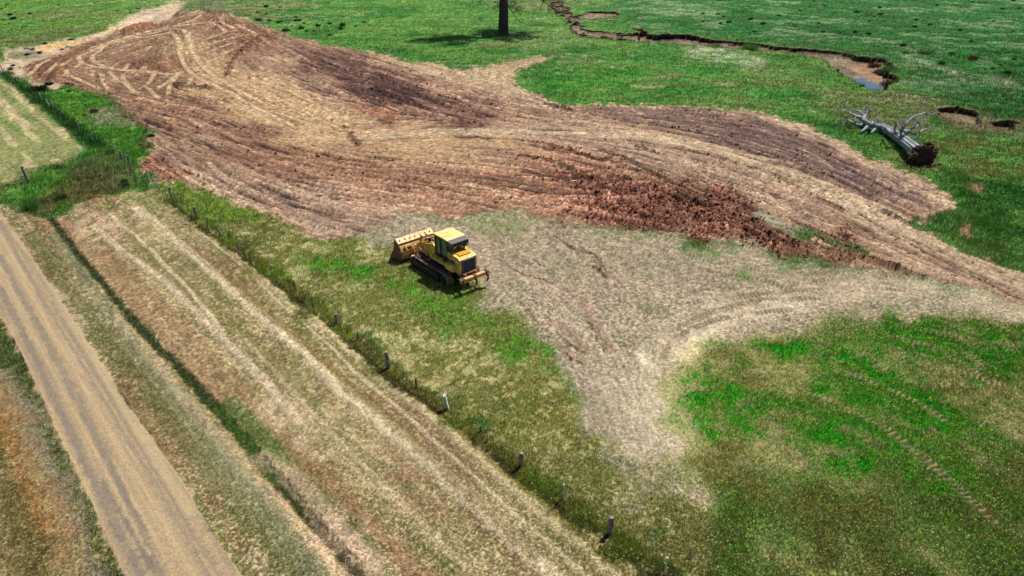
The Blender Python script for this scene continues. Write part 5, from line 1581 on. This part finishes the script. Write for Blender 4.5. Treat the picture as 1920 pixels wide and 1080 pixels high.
# ------------------------------------------------------------------ water in the creek
m_wat, wn_, wl_ = pmat("creek_water")
wb = wn_["Principled BSDF"]; wb.inputs["Base Color"].default_value = (0.03, 0.05, 0.09, 1); wb.inputs["Roughness"].default_value = 0.08
wb.inputs["IOR"].default_value = 1.33
nn = wn_.new("ShaderNodeTexNoise"); nn.inputs["Scale"].default_value = 6; bpn = wn_.new("ShaderNodeBump"); bpn.inputs["Strength"].default_value = 0.08
wl_.new(nn.outputs["Fac"], bpn.inputs["Height"]); wl_.new(bpn.outputs[0], wb.inputs["Normal"])
zw = -0.72
bm = bmesh.new()
wp = [(1578, 140), (1600, 139), (1628, 148), (1654, 160), (1660, 176), (1640, 186), (1610, 172), (1584, 154)]
bm.faces.new([bm.verts.new(P3(u, v, zw)) for u, v in wp][::-1])
o = obj("water", bm, m_wat); props(o, kind="structure")

# ------------------------------------------------------------------ tussocks, small bushes and grass clumps
def leaf_ball(name, rad, hgt_, nbl, w, rgb, seed, up=0.8, lumpy=3):
    r = np.random.default_rng(seed)
    cl = r.normal(0, 0.35, (lumpy, 2)) * rad
    k = r.integers(0, lumpy, nbl)
    base_ = np.c_[cl[k] + r.normal(0, 0.28, (nbl, 2)) * rad, np.zeros(nbl)]
    base_[:, 2] = r.uniform(0, 0.35, nbl) * hgt_
    d = np.c_[r.normal(0, 0.55, (nbl, 2)), np.full(nbl, up) * r.uniform(.5, 1.2, nbl)]
    d /= np.linalg.norm(d, axis=1)[:, None]
    L = hgt_ * r.uniform(.45, 0.95, nbl)[:, None]
    side = np.cross(d, r.normal(0, 1, (nbl, 3))); side /= np.linalg.norm(side, axis=1)[:, None]
    a = base_ - side * w / 2; b = base_ + side * w / 2; c = base_ + d * L
    co = np.stack([a, b, c], 1).reshape(-1, 3)
    cc = lin(rgb)[None] * np.exp(r.normal(0, .3, nbl))[:, None]
    cv = np.c_[np.repeat(cc, 3, 0), np.ones(nbl * 3)]
    return fast_mesh(name, co, np.arange(nbl * 3), 3, {"Col": cv}, m_blade)


m_blade, bn_, bl_ = pmat("grass_blades")
bb = bn_["Principled BSDF"]
bat = bn_.new("ShaderNodeAttribute"); bat.attribute_name = "Col"
bl_.new(bat.outputs["Color"], bb.inputs["Base Color"])
bb.inputs["Roughness"].default_value = 0.65; bb.inputs["Specular IOR Level"].default_value = 0.12
btr = bn_.new("ShaderNodeBsdfTranslucent"); bl_.new(bat.outputs["Color"], btr.inputs["Color"])
bmx = bn_.new("ShaderNodeMixShader"); bmx.inputs[0].default_value = 0.35
bl_.new(bb.outputs[0], bmx.inputs[1]); bl_.new(btr.outputs[0], bmx.inputs[2])
bl_.new(bmx.outputs[0], bn_["Material Output"].inputs["Surface"])

tus = [leaf_ball("dark_tussock", 0.75, 0.75, 420, 0.07, ((34, 50, 26), (48, 72, 34), (40, 58, 32), (56, 72, 40))[k], 50 + k) for k in range(4)]
brown = [leaf_ball("brown_tussock", 0.6, 0.7, 380, 0.07, (70, 54, 34), 60 + k) for k in range(2)]
clump = [leaf_ball("green_clump", 0.8, 1.15, 700, 0.05, (72, 118, 50), 70 + k, 1.6) for k in range(2)]
used_t = {}


def put(name, cat, me, u, v, s, label, group, sz=1.0):
    o = bpy.data.objects.new(name, me)
    o.location = P3(u, v, 0); o.location.z = gz(u, v) - 0.05
    o.rotation_euler = (0, 0, random.uniform(0, 6.28)); o.scale = (s, s, s * sz)
    C.objects.link(o); props(o, label, cat, group)


regions = [
    ("small dark tussock on the lush flat beyond the creek, right of the big tree", "dark tussocks on the flat beyond the creek",
     [(1547, 11), (1560, 15), (1600, 6), (1605, 17), (1607, 23), (1624, 25), (1650, 17), (1650, 26), (1638, 31), (1587, 35), (1615, 42), (1602, 43), (1630, 39), (1606, 60), (1632, 63), (1720, 38), (1732, 40), (1744, 47), (1714, 51), (1755, 11),
      (1744, 22), (1704, 21), (1770, 34), (1812, 34), (1824, 4), (1836, 5), (1900, 4), (1880, 16), (1912, 16), (1860, 41), (1350, 46), (1366, 43), (1407, 38), (1431, 45), (1318, 27), (1346, 28), (1357, 31), (1318, 42), (1526, 3), (1415, 60), (1460, 30), (1500, 20), (1490, 52), (1545, 60), (1655, 77), (1693, 87), (1535, 44), (1900, 112), (1876, 122), (1846, 129), (1862, 130), (1888, 137), (1765, 119), (1820, 78), (1900, 60), (1800, 57)], 0.75),
    ("dark tussock in the green field at the top left corner", "dark tussocks in the top left field",
     [(57, 28), (22, 29), (27, 33), (24, 36), (6, 37), (10, 46), (17, 45), (4, 18), (28, 24), (222, 22), (243, 24), (245, 22), (296, 11), (258, 16), (12, 8), (110, 10)], 0.8),
    ("dark spiky tussock on the grass above the soil edge, left of the big tree", "dark tussocks above the earthworks",
     [(537, 33), (555, 34), (570, 43), (618, 46), (526, 42), (506, 40), (522, 43), (547, 48), (564, 54), (589, 60), (618, 67), (596, 49), (525, 14), (500, 13), (483, 24), (499, 27), (484, 38), (643, 49), (682, 42), (558, 40), (466, 29), (640, 56), (668, 50), (536, 59), (575, 60)], 0.9),
    ("dark low bush on the bare ground between the far fence and the earthworks", "dark bushes by the far fence",
     [(20, 127), (37, 125), (23, 120), (57, 160), (92, 156), (115, 160), (125, 160), (94, 169), (131, 173), (79, 162), (205, 177), (97, 157), (30, 101), (50, 101), (73, 98), (118, 91), (84, 82), (62, 92), (133, 73)], 0.62),
    ("dark clump in the green grass block below the earthworks corner", "dark clumps in the grass block",
     [(179, 211), (158, 218), (271, 246), (285, 256), (235, 219), (167, 312), (186, 300), (206, 290), (200, 320), (215, 326), (188, 331), (172, 336), (232, 336), (110, 318), (228, 345)], 0.62),
]
for lab, grp, pts, s in regions:
    for u, v in pts:
        nm = "tussock" if "bush" not in lab else "small_bush"
        put(nm, "tussock" if nm == "tussock" else "bush", random.choice(tus if random.random() < 0.85 else brown), u, v, s * random.choice((0.45, 0.6, 0.75, 0.9, 1.15)), lab, grp, 0.9)
put("small_bush", "bush", tus[0], 73, 173, 1.7, "largest dark bush beside the far fence posts", "dark bushes by the far fence", 0.8)
put("grass_clump", "grass clump", clump[0], 64, 385, 0.8, "big bright green grass clump by the road corner", None)
put("grass_clump", "grass clump", tus[1], 117, 370, 0.8, "small dark blue-green grass clump in the brown gully corner", None, 1.3)
put("grass_clump", "grass clump", clump[1], 1668, 131, 1.7, "bright green grass dome on the bank above the water", None, 0.6)
for u, v, lab in [(1346, 88, "left of the two green cushions at the foot of the cut bank"), (1407, 93, "right of the two green cushions at the foot of the cut bank")]:
    put("grass_cushion", "grass clump", clump[0], u, v, 2.0, lab, None, 0.45)
for u, v, s, lab in [(1735, 99, 1.7, "wide dark mound on the flat above the small pool"), (1822, 112, 1.3, "pointed dark mound on the flat, right of the wide one"), (1697, 101, 0.8, "small dark mound left of the wide one above the pool"), (1786, 103, 0.9, "dark mound between the wide one and the pointed one")]:
    put("tussock", "tussock", brown[0], u, v, s, lab, "dark tussocks on the flat beyond the creek", 0.9)
for u, v, s, lab in [(1682, 150, 2.2, "dark brown bush hanging over the bare bank right of the water"), (1650, 130, 2.2, "dark bush on the bank top just above the water"), (1640, 117, 1.6, "brown tuft along the cut bank left of the green dome")]:
    put("bank_bush", "bush", brown[1], u, v, s, lab, "bushes on the creek bank", 0.55)
# bits of broken timber and stones by the creek
for u, v, L, lab in [(1100, 41, 1.6, "white flat slab lying on the pale creek bed"), (1085, 38, 1.1, "small grey slab left of the white one on the creek bed")]:
    bm = bmesh.new(); tube(bm, [(-L / 2, 0, 0.1), (0, 0.05, 0.14), (L / 2, 0, 0.1)], [.12, .3, .1], 8, 0.1, random, 0.4)
    o = obj("stone_slab", bm, m_post[1]); o.location = P3(u, v, 0); o.location.z = gz(u, v); props(o, lab, "stone")
for u, v, L, a, lab in [(133, 89, 2.0, 0.3, "grey broken branch lying at the edge of the sandy wash"), (55, 92, 2.4, -0.2, "long low log on the yellow sand at the far left")]:
    bm = bmesh.new(); tube(bm, [(-L / 2, 0, 0.1), (-L / 5, 0.1, 0.25), (L / 4, -0.05, 0.15), (L / 2, 0.1, 0.3)], [.1, .14, .12, .05], 7, 0.15)
    tube(bm, [(-L / 5, 0.1, 0.25), (-L / 3, 0.2, 0.6)], [.08, .03], 6, 0.1)
    o = obj("log", bm, m_dead); o.location = P3(u, v, 0); o.location.z = gz(u, v); o.rotation_euler = (0, 0, a); props(o, lab, "log")

# ------------------------------------------------------------------ grass, clods and flowers that nobody could count
def sample(n, dens, seed, ulim=(-440, 2390), vlim=(-12, 1095)):
    r = np.random.default_rng(seed)
    u = r.uniform(*ulim, n); v = r.uniform(*vlim, n)
    j = np.clip(np.searchsorted(us, u), 1, NC - 2); i = np.clip(np.searchsorted(vs, v), 1, NR - 2)
    keep = r.uniform(0, 1, n) < dens[i, j]
    u, v, i, j = u[keep], v[keep], i[keep], j[keep]
    x, y = gxy(u, v)
    return r, x * SC, y * SC, hgt[i, j] * SC, i, j, len(u)


def tufts(name, n, seed, kb, label_kind=True):
    r, x, y, z, i, j, m = sample(n, np.clip(gden * (1 - road), 0, 1), seed)
    dist = np.sqrt(x * x + y * y + HR * HR)
    lod = np.clip(dist / 42.0, 0.75, 3.0)
    h = np.maximum(ghi[i, j], 0.04) * SC * r.uniform(0.55, 1.35, m) * np.clip(lod, 0.8, 1.5)
    w = 0.020 * lod * r.uniform(0.6, 1.5, m)
    spread = 0.13 * lod
    base_c = colb[i, j] * np.exp(r.normal(0, 0.24, m))[:, None]
    # some straw-coloured, some fresher blades
    k = r.uniform(0, 1, m)[:, None]
    straw_c = (lin((214, 200, 150)) * KA)[None]
    gk = green_[i, j][:, None]
    base_c = np.where(k < 0.15 - 0.10 * gk, base_c * 0.35 + straw_c * 0.65, base_c)
    base_c = np.where(k > 0.86, base_c * 0.55, base_c)
    ang = r.uniform(0, 2 * math.pi, (m, kb)); rad = spread[:, None] * np.sqrt(r.uniform(0, 1, (m, kb)))
    bx = x[:, None] + rad * np.cos(ang); by = y[:, None] + rad * np.sin(ang); bz = (z - 0.02)[:, None] + 0 * bx
    a2 = r.uniform(0, 2 * math.pi, (m, kb))
    wx_, wy_ = np.cos(a2) * w[:, None] / 2, np.sin(a2) * w[:, None] / 2
    flat = np.clip((0.13 - ghi[i, j]) / 0.06, 0, 1) * 0.085 * lod
    ln_ = r.normal(0, 1, (2, m, kb)) * (0.38 * h + flat)[:, None] + np.array([0.12, 0.05])[:, None, None] * h[:, None]
    hh = h[:, None] * r.uniform(0.6, 1.1, (m, kb))
    A_ = np.stack([bx - wx_, by - wy_, bz], -1); B_ = np.stack([bx + wx_, by + wy_, bz], -1)
    T_ = np.stack([bx + ln_[0], by + ln_[1], bz + hh], -1)
    co = np.stack([A_, B_, T_], 2).reshape(-1, 3)
    cb = base_c[:, None, :] * np.exp(r.normal(0, 0.30, (m, kb)))[..., None]
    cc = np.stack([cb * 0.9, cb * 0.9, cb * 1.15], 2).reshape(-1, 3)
    cc = np.clip(np.c_[cc, np.ones(len(cc))], 0, 0.8)
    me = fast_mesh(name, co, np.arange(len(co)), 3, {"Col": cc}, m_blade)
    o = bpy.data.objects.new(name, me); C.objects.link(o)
    return o, m


g, m = tufts("grass", 1750000, 901, 2)
props(g, "green and straw grass covering the paddocks, verges and field beyond", "grass", None, "stuff")
print("tufts", m)

# clods
m_clod = ground_material("clod_soil", 0.6, 9.0, 0.95)
r, x, y, z, i, j, m = sample(430000, np.clip(clod * 0.8, 0, 1), 77)
dist = np.sqrt(x * x + y * y + HR * HR)
s = 0.034 * np.clip(dist / 45, 0.8, 2.4) * np.exp(np.clip(r.normal(0, 0.55, m), -1.2, 1.15)) * (1 + 0.5 * np.clip(redc[i, j], 0, 1))
oct_ = np.array([(1, 0, 0), (-1, 0, 0), (0, 1, 0), (0, -1, 0), (0, 0, 1), (0, 0, -1)], float)
of = np.array([(0, 2, 4), (2, 1, 4), (1, 3, 4), (3, 0, 4), (2, 0, 5), (1, 2, 5), (3, 1, 5), (0, 3, 5)])
V = oct_[None] * (1 + r.uniform(-0.4, 0.4, (m, 6, 1))) + r.normal(0, 0.2, (m, 6, 3))
th = r.uniform(0, 2 * math.pi, m)
cx, sx = np.cos(th)[:, None], np.sin(th)[:, None]
V = np.stack([V[..., 0] * cx - V[..., 1] * sx, V[..., 0] * sx + V[..., 1] * cx, V[..., 2] * 0.8], -1) * s[:, None, None]
V += np.stack([x, y, z + s * 0.3], -1)[:, None, :]
cf = (of[None] + (np.arange(m) * 6)[:, None, None]).reshape(-1)
cc = colb[i, j] * np.exp(r.normal(-0.1, 0.25, m))[:, None]
cc = np.clip(np.c_[np.repeat(cc, 6, 0), np.ones(m * 6)], 0, .8)
me = fast_mesh("soil_clods", V.reshape(-1, 3), cf, 3, {"Col": cc}, m_clod)
o = bpy.data.objects.new("soil_clods", me); C.objects.link(o)
props(o, "loose soil clods over the churned earth and red clay", "soil clods", None, "stuff")
print("clods", m)

# flower heads and pale seed heads
r, x, y, z, i, j, m = sample(75000, np.clip((yel * 0.22 + 0.05) * (gden > 0.5) * (1 - road), 0, 1), 55)
dist = np.sqrt(x * x + y * y + HR * HR)
hs = np.maximum(ghi[i, j], 0.05) * SC * r.uniform(.7, 1.2, m); q = 0.026 * np.clip(dist / 40, 0.8, 2.2) * r.uniform(.7, 1.3, m)
th = r.uniform(0, 6.28, m)
pts = []
for k in range(4):
    pts.append(np.stack([x + q * np.cos(th + k * math.pi / 2), y + q * np.sin(th + k * math.pi / 2), z + hs + q * 0.3 * np.sin(th * 3 + k)], -1))
co = np.stack(pts, 1).reshape(-1, 3)
fcx = np.where((r.uniform(0, 1, m) < np.clip(yel[i, j], .25, .9))[:, None], lin((214, 196, 40))[None], lin((206, 208, 176))[None]) * 0.8
cc = np.c_[np.repeat(fcx, 4, 0), np.ones(m * 4)]
me = fast_mesh("wildflowers", co, np.arange(m * 4), 4, {"Col": cc}, m_blade)
o = bpy.data.objects.new("wildflowers", me); C.objects.link(o)
props(o, "tiny yellow flowers and pale seed heads scattered over the grass", "flowers", None, "stuff")
